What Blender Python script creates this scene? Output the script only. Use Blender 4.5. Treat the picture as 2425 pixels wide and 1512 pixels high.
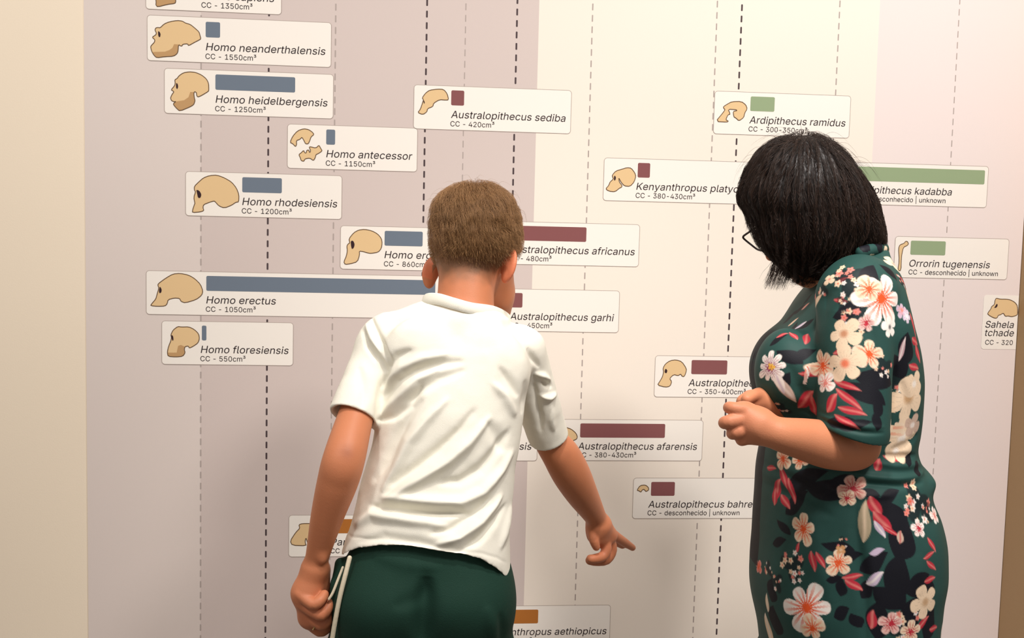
import bpy, bmesh, math, os, random
import numpy as np
from mathutils import Matrix, Vector, geometry

SC = bpy.context.scene
COL = SC.collection
for o in list(bpy.data.objects):
    bpy.data.objects.remove(o)

# ------------------------------------------------------------------ camera
PW, PH = 2425.0, 1512.0
FPX = 2600.0                      # focal length in picture pixels
YAW, PITCH, ROLL = 0.10008808, -0.08209563, -0.02430305
DIST, EYE = 2.65, 1.42            # distance to the panel wall, height of the lens
CAM = np.array([0.0, -DIST, EYE])


def _rot(y, p, r):
    cy, sy, cp, sp, cr, sr = math.cos(y), math.sin(y), math.cos(p), math.sin(p), math.cos(r), math.sin(r)
    Ry = np.array([[cy, 0, sy], [0, 1, 0], [-sy, 0, cy]])
    Rx = np.array([[1, 0, 0], [0, cp, -sp], [0, sp, cp]])
    Rz = np.array([[cr, -sr, 0], [sr, cr, 0], [0, 0, 1]])
    return Ry @ Rx @ Rz


_R = _rot(YAW, PITCH, ROLL)
W2 = np.array([[1, 0, 0], [0, 0, 1], [0, -1, 0]]) @ _R    # lens axes (right, down, forward) -> world


def at(px, py, Y):
    """world point seen at pixel (px, py) of the photo, at depth Y (wall = 0)"""
    d = W2 @ np.array([(px - PW / 2) / FPX, (py - PH / 2) / FPX, 1.0])
    return CAM + d * ((Y - CAM[1]) / d[1])


def wallxz(px, py):
    p = at(px, py, 0.0)
    return p[0], p[2]


def project(P):
    q = (np.asarray(P) - CAM) @ W2
    return np.stack([q[:, 0] / q[:, 2] * FPX + PW / 2, q[:, 1] / q[:, 2] * FPX + PH / 2], 1)


cam_data = bpy.data.cameras.new('camera')
cam = bpy.data.objects.new('camera', cam_data)
COL.objects.link(cam)
cam_data.sensor_fit = 'HORIZONTAL'
cam_data.sensor_width = 36.0
cam_data.lens = FPX / PW * 36.0
cam_data.clip_start = 0.05
m = Matrix.Identity(4)
for i in range(3):
    m[i][0], m[i][1], m[i][2], m[i][3] = W2[i, 0], -W2[i, 1], -W2[i, 2], CAM[i]
cam.matrix_world = m
SC.camera = cam

# ------------------------------------------------------------------ light
SC.view_settings.view_transform = 'Standard'
SC.view_settings.look = 'None'
SC.view_settings.exposure = 0.0
SC.view_settings.gamma = 1.0
SC.view_settings.use_curve_mapping = False
world = bpy.data.worlds.new('room_bounce')
SC.world = world
world.use_nodes = True
world.node_tree.nodes['Background'].inputs[0].default_value = (1.0, 0.91, 0.845, 1)
world.node_tree.nodes['Background'].inputs[1].default_value = 0.36


def spot(name, loc, target, energy, angle, blend, size, color):
    d = bpy.data.lights.new(name, 'SPOT')
    d.energy, d.spot_size, d.spot_blend, d.shadow_soft_size, d.color = energy, math.radians(angle), blend, size, color
    o = bpy.data.objects.new(name, d)
    COL.objects.link(o)
    o.location = loc
    o.rotation_euler = (Vector(target) - Vector(loc)).to_track_quat('-Z', 'Y').to_euler()
    return o


WARM = (1.0, 0.94, 0.895)
spot('ceiling_spot', (0.50, -2.30, 3.20), (0.55, 0.0, 1.60), 62, 88, 1.0, 0.16, WARM)
spot('ceiling_spot', (1.38, -2.30, 3.20), (1.42, 0.0, 1.45), 268, 92, 1.0, 0.22, WARM)
spot('ceiling_spot', (-1.30, -2.30, 3.20), (-1.20, 0.0, 1.60), 192, 88, 1.0, 0.22, WARM)
spot('ceiling_spot', (0.40, -1.60, 3.25), (0.42, -0.90, 1.10), 128, 58, 1.0, 0.09, WARM)  # steep spot added over the two people to brighten shirt and shoulders


# ------------------------------------------------------------------ materials
def lin(c):
    c = np.asarray(c, float) / 255.0
    return tuple(np.where(c <= 0.04045, c / 12.92, ((c + 0.055) / 1.055) ** 2.4))


def mat(name, col, rough=0.6, spec=0.3, bump=0.0, bscale=200.0, var=0.0, vscale=8.0, sss=0.0, attr=None, metal=0.0, stretch=None, coat=0.0):
    m = bpy.data.materials.new(name)
    m.use_nodes = True
    nt = m.node_tree
    b = nt.nodes['Principled BSDF']
    b.inputs['Roughness'].default_value = rough
    b.inputs['Specular IOR Level'].default_value = spec
    b.inputs['Metallic'].default_value = metal
    b.inputs['Base Color'].default_value = (*col, 1)
    b.inputs['Coat Weight'].default_value = coat
    if sss:
        b.inputs['Subsurface Weight'].default_value = sss
        b.inputs['Subsurface Radius'].default_value = (0.012, 0.005, 0.003)
        b.inputs['Subsurface Scale'].default_value = 0.5
    tc = nt.nodes.new('ShaderNodeTexCoord')
    src = tc.outputs['Object']
    if stretch:
        mp = nt.nodes.new('ShaderNodeMapping')
        mp.inputs['Scale'].default_value = stretch
        nt.links.new(src, mp.inputs['Vector'])
        src = mp.outputs['Vector']
    base = None
    if attr:
        a = nt.nodes.new('ShaderNodeAttribute')
        a.attribute_name = attr
        base = a.outputs['Color']
    if var:
        n = nt.nodes.new('ShaderNodeTexNoise')
        n.inputs['Scale'].default_value = vscale
        n.inputs['Detail'].default_value = 4
        nt.links.new(src, n.inputs['Vector'])
        mr = nt.nodes.new('ShaderNodeMapRange')
        mr.inputs['To Min'].default_value = 1 - var
        mr.inputs['To Max'].default_value = 1 + var
        nt.links.new(n.outputs['Fac'], mr.inputs['Value'])
        mx = nt.nodes.new('ShaderNodeMix')
        mx.data_type = 'RGBA'
        mx.blend_type = 'MULTIPLY'
        mx.inputs['Factor'].default_value = 1.0
        if base is None:
            mx.inputs['A'].default_value = (*col, 1)
        else:
            nt.links.new(base, mx.inputs['A'])
        cb = nt.nodes.new('ShaderNodeCombineColor')
        for k in range(3):
            nt.links.new(mr.outputs['Result'], cb.inputs[k])
        nt.links.new(cb.outputs['Color'], mx.inputs['B'])
        base = mx.outputs['Result']
    if base is not None:
        nt.links.new(base, b.inputs['Base Color'])
    if bump:
        n = nt.nodes.new('ShaderNodeTexNoise')
        n.inputs['Scale'].default_value = bscale
        n.inputs['Detail'].default_value = 3
        nt.links.new(src, n.inputs['Vector'])
        bp = nt.nodes.new('ShaderNodeBump')
        bp.inputs['Strength'].default_value = bump
        bp.inputs['Distance'].default_value = 0.002
        nt.links.new(n.outputs['Fac'], bp.inputs['Height'])
        nt.links.new(bp.outputs['Normal'], b.inputs['Normal'])
    return m


# ------------------------------------------------------------------ objects
def link(name, me, mats, parent=None, label=None, cat=None, group=None, kind=None):
    o = bpy.data.objects.new(name, me)
    COL.objects.link(o)
    for mm in (mats if isinstance(mats, (list, tuple)) else [mats]):
        me.materials.append(mm)
    if parent is not None:
        o.parent = parent
        o.matrix_parent_inverse = parent.matrix_world.inverted()
    tag(o, label, cat, group, kind)
    return o


def tag(o, label=None, cat=None, group=None, kind=None):
    if label: o['label'] = label
    if cat: o['category'] = cat
    if group: o['group'] = group
    if kind: o['kind'] = kind


def raw_mesh(name, V, F, smooth=False):
    """V (n,3) array, F (m,4) or (m,3) int array -> mesh"""
    me = bpy.data.meshes.new(name)
    V = np.asarray(V, np.float32)
    F = np.asarray(F, np.int32)
    k = F.shape[1]
    me.vertices.add(len(V))
    me.vertices.foreach_set('co', V.ravel())
    me.loops.add(F.size)
    me.loops.foreach_set('vertex_index', F.ravel())
    me.polygons.add(len(F))
    me.polygons.foreach_set('loop_start', np.arange(0, F.size, k, dtype=np.int32))
    me.polygons.foreach_set('use_smooth', np.full(len(F), smooth, bool))
    me.update(calc_edges=True)
    me.validate()
    return me


def box_mesh(name, lo, hi, bevel=0.0):
    bm = bmesh.new()
    bmesh.ops.create_cube(bm, size=1)
    for v in bm.verts:
        v.co = Vector([lo[i] + (v.co[i] + 0.5) * (hi[i] - lo[i]) for i in range(3)])
    if bevel:
        bmesh.ops.bevel(bm, geom=bm.edges[:], offset=bevel, segments=2, affect='EDGES')
    me = bpy.data.meshes.new(name)
    bm.to_mesh(me)
    bm.free()
    return me


def set_colors(me, C):
    a = me.color_attributes.new('tint', 'FLOAT_COLOR', 'POINT')
    a.data.foreach_set('color', np.c_[C, np.ones(len(C))].astype(np.float32).ravel())
# ------------------------------------------------------------------ the room
M_wall = mat('painted_beige_wall', lin((243, 229, 207)), 0.85, 0.1, bump=0.10, bscale=260, var=0.015, vscale=3)
M_tan = mat('tan_wall', lin((184, 156, 120)), 0.85, 0.1, bump=0.10, bscale=260, var=0.03, vscale=6)  # even tan base colour, darker than the back wall
M_floor = mat('grey_floor', (0.22, 0.20, 0.18), 0.5, 0.3, var=0.1, vscale=3)
XL = np.mean([wallxz(198.5, 0)[0], wallxz(211.5, 1512)[0]])      # panel edges
XR = np.mean([wallxz(2408, 720)[0], wallxz(2372.5, 1352)[0]])
PT = 0.004                                                       # panel thickness
link('floor', box_mesh('floor', (-4.5, -5.5, -0.1), (4.5, 0.0, 0.0)), M_floor, kind='structure')
link('wall_back', box_mesh('wall_back', (-4.5, 0.0, -0.1), (4.5, 0.2, 3.6)), M_wall, kind='structure')
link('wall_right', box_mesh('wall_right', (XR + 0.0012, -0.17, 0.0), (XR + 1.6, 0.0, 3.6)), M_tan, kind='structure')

# ------------------------------------------------------------------ printed panel
M_cream = mat('print_ivory', lin((242, 232, 219)), 0.7, 0.15, bump=0.05, bscale=500)
M_mauve = mat('print_mauve', lin((212, 198, 192)), 0.7, 0.15, bump=0.05, bscale=500)
M_pale = mat('print_pale_mauve', lin((223, 211, 204)), 0.7, 0.15, bump=0.05, bscale=500)
M_rose = mat('print_rose_white', lin((235, 222, 218)), 0.7, 0.15, bump=0.05, bscale=500)
M_card = mat('print_card_white', lin((245, 239, 230)), 0.7, 0.15)
M_edge = mat('print_card_border', lin((178, 165, 156)), 0.7, 0.1)
M_ink = mat('print_ink', lin((54, 46, 48)), 0.7, 0.1)
M_dash = mat('print_dark_dash', lin((82, 70, 72)), 0.7, 0.1)
M_grey = mat('print_grey_dash', lin((176, 164, 158)), 0.7, 0.1)
M_bone = mat('print_bone', lin((228, 196, 148)), 0.7, 0.1)
M_jaw = mat('print_jaw_brown', lin((193, 154, 108)), 0.7, 0.1)
M_line = mat('print_bone_outline', lin((104, 80, 58)), 0.7, 0.1)
M_socket = mat('print_eye_socket', lin((58, 40, 44)), 0.7, 0.1)
BAR = {'blue': mat('print_slate_blue', lin((112, 124, 138)), 0.7, 0.1), 'red': mat('print_maroon', lin((136, 86, 86)), 0.7, 0.1),
       'green': mat('print_sage_green', lin((150, 168, 132)), 0.7, 0.1), 'orange': mat('print_ochre', lin((178, 112, 52)), 0.7, 0.1)}
Z0, Z1 = 0.02, 2.95
panel = link('timeline_panel', box_mesh('timeline_panel', (XL, -PT, Z0), (XR, -0.0002, Z1)), M_pale,
             label='large printed exhibition panel of fossil human species cards on the wall', cat='wall panel')


class Flat:
    """flat printed shapes a hair in front of the wall, one mesh per part"""
    def __init__(s):
        s.V, s.F, s.M = [], [], []

    def poly(s, pts, y, mi=0):
        tri = geometry.tessellate_polygon([[Vector((p[0], p[1], 0)) for p in pts]])
        b = len(s.V)
        s.V += [(p[0], y, p[1]) for p in pts]
        for t in tri:
            a, c, d = [pts[i] for i in t]
            up = (c[0] - a[0]) * (d[1] - a[1]) - (c[1] - a[1]) * (d[0] - a[0])
            t = list(t) if up > 0 else list(t)[::-1]
            s.F.append([b + i for i in t])
            s.M.append(mi)

    def line(s, pts, w, y, mi=0, closed=True):
        P = np.array(pts, float)
        n = len(P)
        prv, nxt = np.roll(P, 1, 0), np.roll(P, -1, 0)
        t1 = P - prv; t1 /= np.linalg.norm(t1, axis=1)[:, None] + 1e-9
        t2 = nxt - P; t2 /= np.linalg.norm(t2, axis=1)[:, None] + 1e-9
        t = t1 + t2; t /= np.linalg.norm(t, axis=1)[:, None] + 1e-9
        nrm = np.c_[-t[:, 1], t[:, 0]]
        sc = 1 / np.clip(np.abs((nrm * np.c_[-t1[:, 1], t1[:, 0]]).sum(1)), 0.55, 1)
        A, B = P + nrm * (w / 2 * sc)[:, None], P - nrm * (w / 2 * sc)[:, None]
        b = len(s.V)
        s.V += [(p[0], y, p[1]) for p in A] + [(p[0], y, p[1]) for p in B]
        for i in range(n if closed else n - 1):
            j = (i + 1) % n
            for f in ([b + i, b + j, b + n + j], [b + i, b + n + j, b + n + i]):
                a, c, d = [s.V[k] for k in f]
                up = (c[0] - a[0]) * (d[2] - a[2]) - (c[2] - a[2]) * (d[0] - a[0])
                s.F.append(f if up > 0 else f[::-1])
                s.M.append(mi)

    def build(s, name, mats, parent, label=None):
        me = raw_mesh(name, s.V, s.F)
        me.polygons.foreach_set('material_index', np.array(s.M, np.int32)[:len(me.polygons)])
        return link(name, me, mats, parent, label)


def rrect(x0, x1, z0, z1, r, n=5):
    out = []
    for cx, cz, a in ((x1 - r, z1 - r, 0), (x0 + r, z1 - r, 90), (x0 + r, z0 + r, 180), (x1 - r, z0 + r, 270)):
        for i in range(n + 1):
            t = math.radians(a + 90 * i / n)
            out.append((cx + r * math.cos(t), cz + r * math.sin(t)))
    return out


def round_poly(pts, it=1):
    P = np.array(pts, float)
    for _ in range(it):
        N = np.roll(P, -1, 0)
        P = np.stack([0.78 * P + 0.22 * N, 0.22 * P + 0.78 * N], 1).reshape(-1, 2)
    return P


YB, YL, YC, YE, YI, YJ = -PT - 0.0003, -PT - 0.0006, -PT - 0.0010, -PT - 0.0013, -PT - 0.0016, -PT - 0.0019


def lineX(*pp):
    return float(np.mean([wallxz(*p)[0] for p in pp]))


XA = lineX((477.3, 290), (477, 900), (474.5, 1500))
XMID = lineX((1277, 0), (1264.6, 520), (1247.6, 1100), (1240, 1420))
XRB = lineX((2082, 20), (2066, 330))
for name, a, b, mm in (('mauve_band', XA, XMID, M_mauve), ('ivory_band', XMID, XRB, M_cream), ('rose_band', XRB, XR, M_rose)):
    f = Flat()
    f.poly([(a, Z0), (b, Z0), (b, Z1), (a, Z1)], YB)
    f.build(name, mm, panel)

DASHES = [(((477.3, 290), (477, 900), (474.5, 1500)), 0), (((638, 50), (636.2, 530), (630, 1268), (627.5, 1480)), 1),
          (((795.5, 0), (793, 290), (789.3, 640), (785.8, 870)), 0), (((1011.7, 5), (1006.5, 315), (1001.5, 540)), 1),
          (((1103.3, 15), (1099, 187), (1095.5, 420)), 2), (((1224.5, 20), (1217.5, 320), (1214, 455)), 1),
          (((1404.5, 5), (1388.5, 520), (1373.5, 990), (1361, 1417)), 0), (((1699, 0), (1685.5, 350), (1665.2, 830), (1649, 1235)), 0),
          (((1758, 0), (1742.5, 350), (1721.8, 830), (1706, 1235)), 1), (((1988.5, 0), (1977, 215)), 0),
          (((2274, 5), (2249.5, 370), (2231, 680), (2222.5, 850)), 2)]
for k, (pp, dark) in enumerate(DASHES):
    x = lineX(*pp)
    f = Flat()
    w = (0.0030, 0.0042, 0.0024)[dark]
    z = Z1 - 0.01 - 0.007 * (k % 4)
    while z > Z0 + 0.03:
        f.poly(rrect(x - w / 2, x + w / 2, z - 0.0160, z, w * 0.35, 2), YL)
        z -= 0.0268
    f.build('dashed_line', M_dash if dark == 1 else M_grey, panel, 'dark dashed line' if dark == 1 else 'pale grey dashed line')

# lettering: the interface typeface that ships with Blender is the panel's own grotesque
FONT = None
try:
    FONT = bpy.data.fonts.load(os.path.join(bpy.utils.system_resource('DATAFILES'), 'fonts', 'Inter.woff2'))
except Exception:
    FONT = None


def text_mesh(s, size, shear):
    cu = bpy.data.curves.new('lettering', 'FONT')
    cu.body = s
    if FONT: cu.font = FONT
    cu.size = size
    cu.shear = shear
    cu.resolution_u = 3
    cu.fill_mode = 'BOTH'
    o = bpy.data.objects.new('lettering', cu)
    COL.objects.link(o)
    dg = bpy.context.evaluated_depsgraph_get()
    oe = o.evaluated_get(dg)
    c = oe.to_curve(dg)
    loops = []
    for sp in c.splines:
        bp = sp.bezier_points
        L = []
        for i in range(len(bp)):
            p, q = bp[i], bp[(i + 1) % len(bp)]
            a0, a1, a2, a3 = [np.array(w[:2]) for w in (p.co, p.handle_right, q.handle_left, q.co)]
            flat = abs(np.cross(a1 - a0, a3 - a0)) + abs(np.cross(a2 - a0, a3 - a0)) < 1e-7
            for t in ((0,) if flat else (0, .25, .5, .75)):
                L.append(a0 * (1 - t) ** 3 + 3 * a1 * t * (1 - t) ** 2 + 3 * a2 * t * t * (1 - t) + a3 * t ** 3)
        L = np.array(L)
        ar = 0.5 * (L[:, 0] * np.roll(L[:, 1], -1) - np.roll(L[:, 0], -1) * L[:, 1]).sum()
        loops.append((L, ar))
    oe.to_curve_clear()
    bpy.data.objects.remove(o)
    sg = np.sign(max(loops, key=lambda l: abs(l[1]))[1])
    outer = [[L, []] for L, ar in loops if ar * sg > 0]
    for L, ar in loops:
        if ar * sg <= 0:                                # a counter: belongs to the letter around it
            best = [o_ for o_ in outer if (o_[0].min(0) <= L.min(0)).all() and (o_[0].max(0) >= L.max(0)).all()]
            if best: min(best, key=lambda o_: np.ptp(o_[0], axis=0).prod())[1].append(L)
    V, T = [], []
    for L, holes in outer:
        base = len(V)
        polys = [[Vector((x, y, 0)) for x, y in P] for P in [L] + holes]
        V += [(x, y) for P in [L] + holes for x, y in P]
        for t in geometry.tessellate_polygon(polys):
            p, q, r = [V[base + i] for i in t]
            up = (q[0] - p[0]) * (r[1] - p[1]) - (q[1] - p[1]) * (r[0] - p[0])
            T.append([base + i for i in (t if up > 0 else t[::-1])])
    V = np.array(V)
    return np.array(T), np.c_[V, np.zeros(len(V))]


_cap = {}


def lettering(name, s, x0, z, cap, parent, x1=None, shear=0.0, xend=None, scale=None, sup=False):
    """s set in ink with its baseline at z, from x0 (to x1), or ending at xend"""
    if shear not in _cap:
        _, v = text_mesh('H', 1.0, 0.0)
        _cap[shear] = v[:, 1].max()
    size = cap / _cap[shear]
    T, V = text_mesh(s, size, shear)
    a, b = V[:, 0].min(), V[:, 0].max()
    k = scale if scale else 1.0
    if x1 is not None:
        k = (x1 - x0) / (b - a)
    if xend is not None:
        x0 = xend - (b - a) * k
    X = x0 + (V[:, 0] - a) * k
    me = raw_mesh(name, np.c_[X, np.full(len(V), YI), z + V[:, 1]], T)
    o = link(name, me, M_ink, parent)
    return k, o


def px_poly(pts, ox, oy, s):
    return [wallxz(ox + x / s, oy + y / s) for x, y in pts]


A1, A2, A3, A4, A5, A6 = (330, 0, 4.85), (330, 280, 3.4643), (330, 620, 3.4643), (960, 180, 3.15), (1400, 200, 3.6742), (1180, 820, 3.6)
A7, A8, A9 = (1980, 360, 3.0247), (2265, 700, 9.45), (640, 900, 2.471)
CH = 0.1028                     # card height
CARDS = [
    # label bit, left mid-edge px, right mid-edge px, top-edge px, bar colour, bar px (x0, x1), name, name px (x0, x1), capacity text, skull (frame, outline, jaw, eye)
    ('Homo sapiens', (346.5, 0), (667, 0), (354.7, 22.3, 'b'), 'blue', (479, 500), 'Homo sapiens', (479, 650), 'CC - 1350cm³', (A1,
     [(190, -40), (200, 35), (195, 60), (215, 85), (330, 55), (415, 45), (425, 20), (415, -40), (480, -80), (510, -180), (430, -290), (260, -300), (160, -220), (150, -100)],
     [(190, -40), (200, 35), (195, 60), (215, 85), (330, 55), (415, 45), (425, 20), (415, -40), (330, -10), (250, 0)], None)),
    ('Homo neanderthalensis', (349.8, 95), (784.5, 115), (357, 36.7), 'blue', (488, 522), 'Homo neanderthalensis', (488.5, 771), 'CC - 1550cm³', (A1,
     [(245, 325), (290, 280), (350, 255), (440, 240), (500, 247), (535, 270), (590, 285), (640, 325), (690, 370), (700, 405), (712, 450), (690, 465), (640, 490), (570, 530), (560, 507), (505, 512), (490, 538), (455, 515), (450, 590), (440, 620), (400, 650), (300, 655), (205, 668), (175, 640), (150, 600), (135, 545), (145, 525), (180, 490), (185, 460), (152, 432), (195, 405), (203, 385), (185, 350), (195, 325), (220, 320)],
     [(160, 602), (300, 598), (350, 580), (385, 555), (405, 512), (455, 515), (450, 590), (440, 620), (400, 650), (300, 655), (205, 668), (175, 640)],
     [(222, 360), (240, 372), (250, 395), (245, 430), (230, 430), (222, 405)])),
    ('Homo heidelbergensis', (390.5, 215), (789.5, 235), (398, 162.5), 'blue', (511, 699.5), 'Homo heidelbergensis', (511.5, 776), 'CC - 1250cm³', (A1,
     [(412, 920), (440, 905), (460, 875), (510, 840), (580, 828), (650, 835), (720, 865), (775, 910), (800, 960), (803, 1040), (795, 1055), (720, 1100), (680, 1118), (665, 1105), (660, 1065), (640, 1055), (630, 1075), (637, 1130), (645, 1160), (630, 1205), (590, 1230), (470, 1280), (430, 1245), (397, 1205), (400, 1190), (425, 1170), (405, 1172), (375, 1160), (363, 1130), (380, 1090), (402, 1060), (395, 1050), (370, 1035), (410, 990), (418, 960)],
     [(425, 1170), (520, 1155), (570, 1120), (590, 1060), (630, 1062), (637, 1130), (645, 1160), (630, 1205), (590, 1230), (470, 1280), (430, 1245), (397, 1205), (400, 1190)],
     [(428, 955), (445, 965), (452, 1000), (440, 1030), (427, 1010)])),
    ('Homo antecessor', (681.3, 345), (988, 355), (688, 294.4), 'blue', (773, 794), 'Homo antecessor', (773, 976.5), 'CC - 1150cm³', (A2,
     [(1238, 200), (1260, 150), (1300, 105), (1350, 88), (1390, 95), (1420, 115), (1435, 135), (1410, 155), (1400, 185), (1388, 212), (1365, 212), (1350, 180), (1335, 157), (1320, 175), (1290, 185), (1292, 220), (1282, 235), (1262, 212)],
     None, None,
     [(1310, 300), (1330, 285), (1350, 265), (1358, 285), (1370, 288), (1375, 265), (1392, 262), (1398, 285), (1408, 270), (1395, 240), (1405, 235), (1450, 248), (1475, 222), (1490, 250), (1502, 270), (1470, 292), (1450, 300), (1445, 325), (1430, 350), (1400, 328), (1360, 335), (1352, 355), (1330, 350), (1322, 325)])),
    ('Homo rhodesiensis', (440.6, 458), (809.6, 470), (445.5, 406.4), 'blue', (574.5, 668), 'Homo rhodesiensis', (574.5, 799), 'CC - 1200cm³', (A2,
     [(455, 560), (490, 525), (530, 490), (580, 472), (640, 468), (700, 490), (760, 525), (800, 575), (820, 630), (818, 688), (795, 690), (760, 715), (700, 738), (655, 720), (625, 685), (615, 680), (580, 690), (530, 710), (525, 735), (533, 760), (500, 770), (440, 775), (440, 755), (455, 710), (460, 700), (450, 650), (465, 605), (455, 590)],
     None, [(470, 588), (495, 595), (513, 625), (505, 655), (485, 655), (478, 620)])),
    ('Homo ergaster', (806.5, 585), (1068, 590), (815, 534.9), 'blue', (911, 1001), 'Homo ergaster', (910.5, None), 'CC - 860cm³', (A2,
     [(1720, 990), (1760, 940), (1800, 918), (1850, 912), (1910, 925), (1955, 950), (1985, 985), (1993, 1025), (1985, 1070), (1960, 1100), (1900, 1110), (1870, 1105), (1840, 1095), (1805, 1090), (1808, 1120), (1790, 1178), (1730, 1195), (1690, 1200), (1678, 1180), (1700, 1130), (1708, 1085), (1703, 1050), (1715, 1030), (1728, 1025)],
     None, [(1735, 1008), (1755, 1005), (1768, 1035), (1760, 1065), (1745, 1075), (1738, 1050)])),
    ('Homo erectus', (347.5, 695), (1052, 700), (353, 641), 'blue', (489.5, 1031), 'Homo erectus', (489.5, 654), 'CC - 1050cm³', (A3,
     [(155, 190), (165, 175), (220, 135), (280, 100), (340, 95), (410, 110), (460, 140), (505, 185), (525, 240), (515, 275), (470, 310), (380, 337), (345, 325), (335, 300), (290, 297), (240, 310), (232, 345), (215, 363), (150, 365), (97, 360), (105, 345), (140, 305), (150, 265), (165, 215)],
     None, [(172, 200), (188, 225), (185, 250), (170, 260), (165, 240)])),
    ('Homo floresiensis', (384.3, 812), (694.6, 815), (390.6, 760), 'blue', (479, 489.7), 'Homo floresiensis', (476.5, 684), 'CC - 550cm³', (A3,
     [(262, 600), (280, 560), (320, 530), (350, 535), (410, 533), (455, 555), (490, 590), (497, 630), (485, 665), (450, 690), (415, 708), (405, 690), (378, 695), (372, 720), (380, 745), (360, 775), (300, 780), (240, 775), (233, 740), (245, 690), (262, 650), (268, 620)],
     [(238, 745), (310, 745), (322, 690), (345, 682), (378, 697), (372, 720), (380, 745), (360, 775), (300, 780), (240, 775)],
     [(265, 600), (280, 605), (285, 640), (275, 650)])),
    ('Australopithecus sediba', (980, 250), (1351.5, 265), (985.4, 201.5), 'red', (1068.5, 1099), 'Australopithecus sediba', (1067.5, 1338.5), 'CC - 420cm³', (A4,
     [(125, 165), (150, 130), (180, 108), (240, 100), (285, 102), (312, 135), (322, 180), (300, 182), (255, 178), (210, 205), (205, 230), (165, 245), (160, 270), (130, 290), (92, 275), (112, 250), (130, 195), (135, 180)],
     None, [(133, 178), (144, 195), (142, 210), (137, 205)])),
    ('Australopithecus africanus', (1120, 575), (1512.5, 582), (1512, 532.4), 'red', (1190, 1388), 'Australopithecus africanus', (None, 1502), 'CC - 480cm³', None),
    ('Australopithecus garhi', (1120, 730), (1465, 737), (1457.8, 688.9), 'red', (1205, 1237), 'Australopithecus garhi', (1207, 1453), 'CC - 450cm³', None),
    ('Ardipithecus ramidus', (1689.9, 265), (2011, 275), (1696.7, 216.3), 'green', (1776, 1833), 'Ardipithecus ramidus', (1772.5, 2000), 'CC - 300-350cm³', (A5,
     [(1145, 195), (1185, 170), (1220, 152), (1300, 150), (1340, 180), (1352, 215), (1330, 250), (1322, 290), (1280, 320), (1255, 295), (1235, 285), (1230, 235), (1262, 232), (1258, 222), (1185, 217), (1205, 262), (1185, 265), (1165, 310), (1188, 320), (1180, 330), (1078, 325), (1140, 250), (1160, 222), (1148, 210)],
     None, None)),
    ('Kenyanthropus platyops', (1428.8, 425), (1832, 432), (1435, 374.2), 'red', (1509.5, 1538.5), 'Kenyanthropus platyops', (1505.5, 1774), 'CC - 380-430cm³', (A5,
     [(180, 790), (210, 755), (260, 740), (310, 725), (345, 730), (375, 770), (385, 800), (370, 850), (335, 888), (285, 885), (255, 850), (236, 812), (240, 850), (265, 880), (262, 895), (240, 905), (205, 935), (150, 930), (122, 910), (150, 880), (160, 850), (190, 825), (182, 805)],
     None, [(195, 800), (205, 795), (212, 815), (205, 838), (195, 835)])),
    ('Ardipithecus kadabba', (1945, 438), (2336, 443), (2333.8, 394.7), 'green', (2025, 2330), 'Ardipithecus kadabba', (2023, 2251), 'CC - desconhecido | unknown', None),
    ('Orrorin tugenensis', (2116, 610), (2384.5, 615), (2122, 560), 'green', (2154.5, 2237), 'Orrorin tugenensis', (2150.5, 2341), 'CC - desconhecido | unknown', (A7,
     [(435, 850), (445, 780), (440, 690), (450, 665), (480, 655), (490, 640), (505, 642), (512, 660), (500, 672), (480, 680), (470, 700), (460, 760), (458, 850)], None, None)),
    ('Australopithecus anamensis', (1549.5, 890), (1960, 894), (1555, 842.2), 'red', (1636.5, 1721), 'Australopithecus anamensis', (1628.5, None), 'CC - 350-400cm³', (A6,
     [(1400, 185), (1420, 150), (1460, 122), (1510, 115), (1560, 130), (1600, 190), (1595, 225), (1580, 258), (1562, 255), (1550, 235), (1530, 250), (1490, 240), (1455, 275), (1475, 300), (1460, 340), (1420, 348), (1352, 330), (1375, 295), (1395, 260), (1405, 220)],
     None, [(1420, 188), (1438, 205), (1430, 230), (1412, 222)])),
    ('Homo rudolfensis', (960, 1040), (1272, 1042), (1260, 993.5), 'red', (1020, 1080), 'Homo rudolfensis', (None, 1258), 'CC - 750cm³', None),
    ('Australopithecus afarensis', (1302, 1042), (1662.3, 1042), (1500, 994), 'red', (1373.5, 1574), 'Australopithecus afarensis', (1367.5, 1649), 'CC - 380-430cm³', (A6,
     [(540, 695), (570, 688), (620, 705), (660, 740), (672, 770), (665, 790), (640, 800), (560, 850), (450, 840), (440, 760), (480, 710)], None, None)),
    ('Australopithecus bahrelghazali', (1498, 1180), (1920, 1180), (1502, 1131.7), 'red', (1541, 1597), 'Australopithecus bahrelghazali', (1533.5, None), 'CC - desconhecido | unknown', (A6,
     [(1178, 1225), (1205, 1185), (1250, 1180), (1275, 1200), (1280, 1222), (1255, 1238), (1240, 1218), (1225, 1220), (1212, 1242), (1195, 1230)], None, None)),
    ('Paranthropus robustus', (684.5, 1268), (1075, 1271), (688.6, 1219.7), 'orange', (790, 880), 'Paranthropus robustus', (784, None), 'CC - 530cm³', (A9,
     [(118, 940), (150, 890), (175, 865), (168, 845), (190, 838), (240, 838), (270, 850), (290, 900), (280, 960), (225, 968), (218, 945), (210, 920), (204, 945), (212, 968), (130, 965)], None, None)),
    ('Paranthropus aethiopicus', (1000, 1482), (1443.5, 1482), (1400, 1432.5), 'orange', (1180, 1274), 'Paranthropus aethiopicus', (None, 1435), 'CC - 410cm³', None),
]


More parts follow.
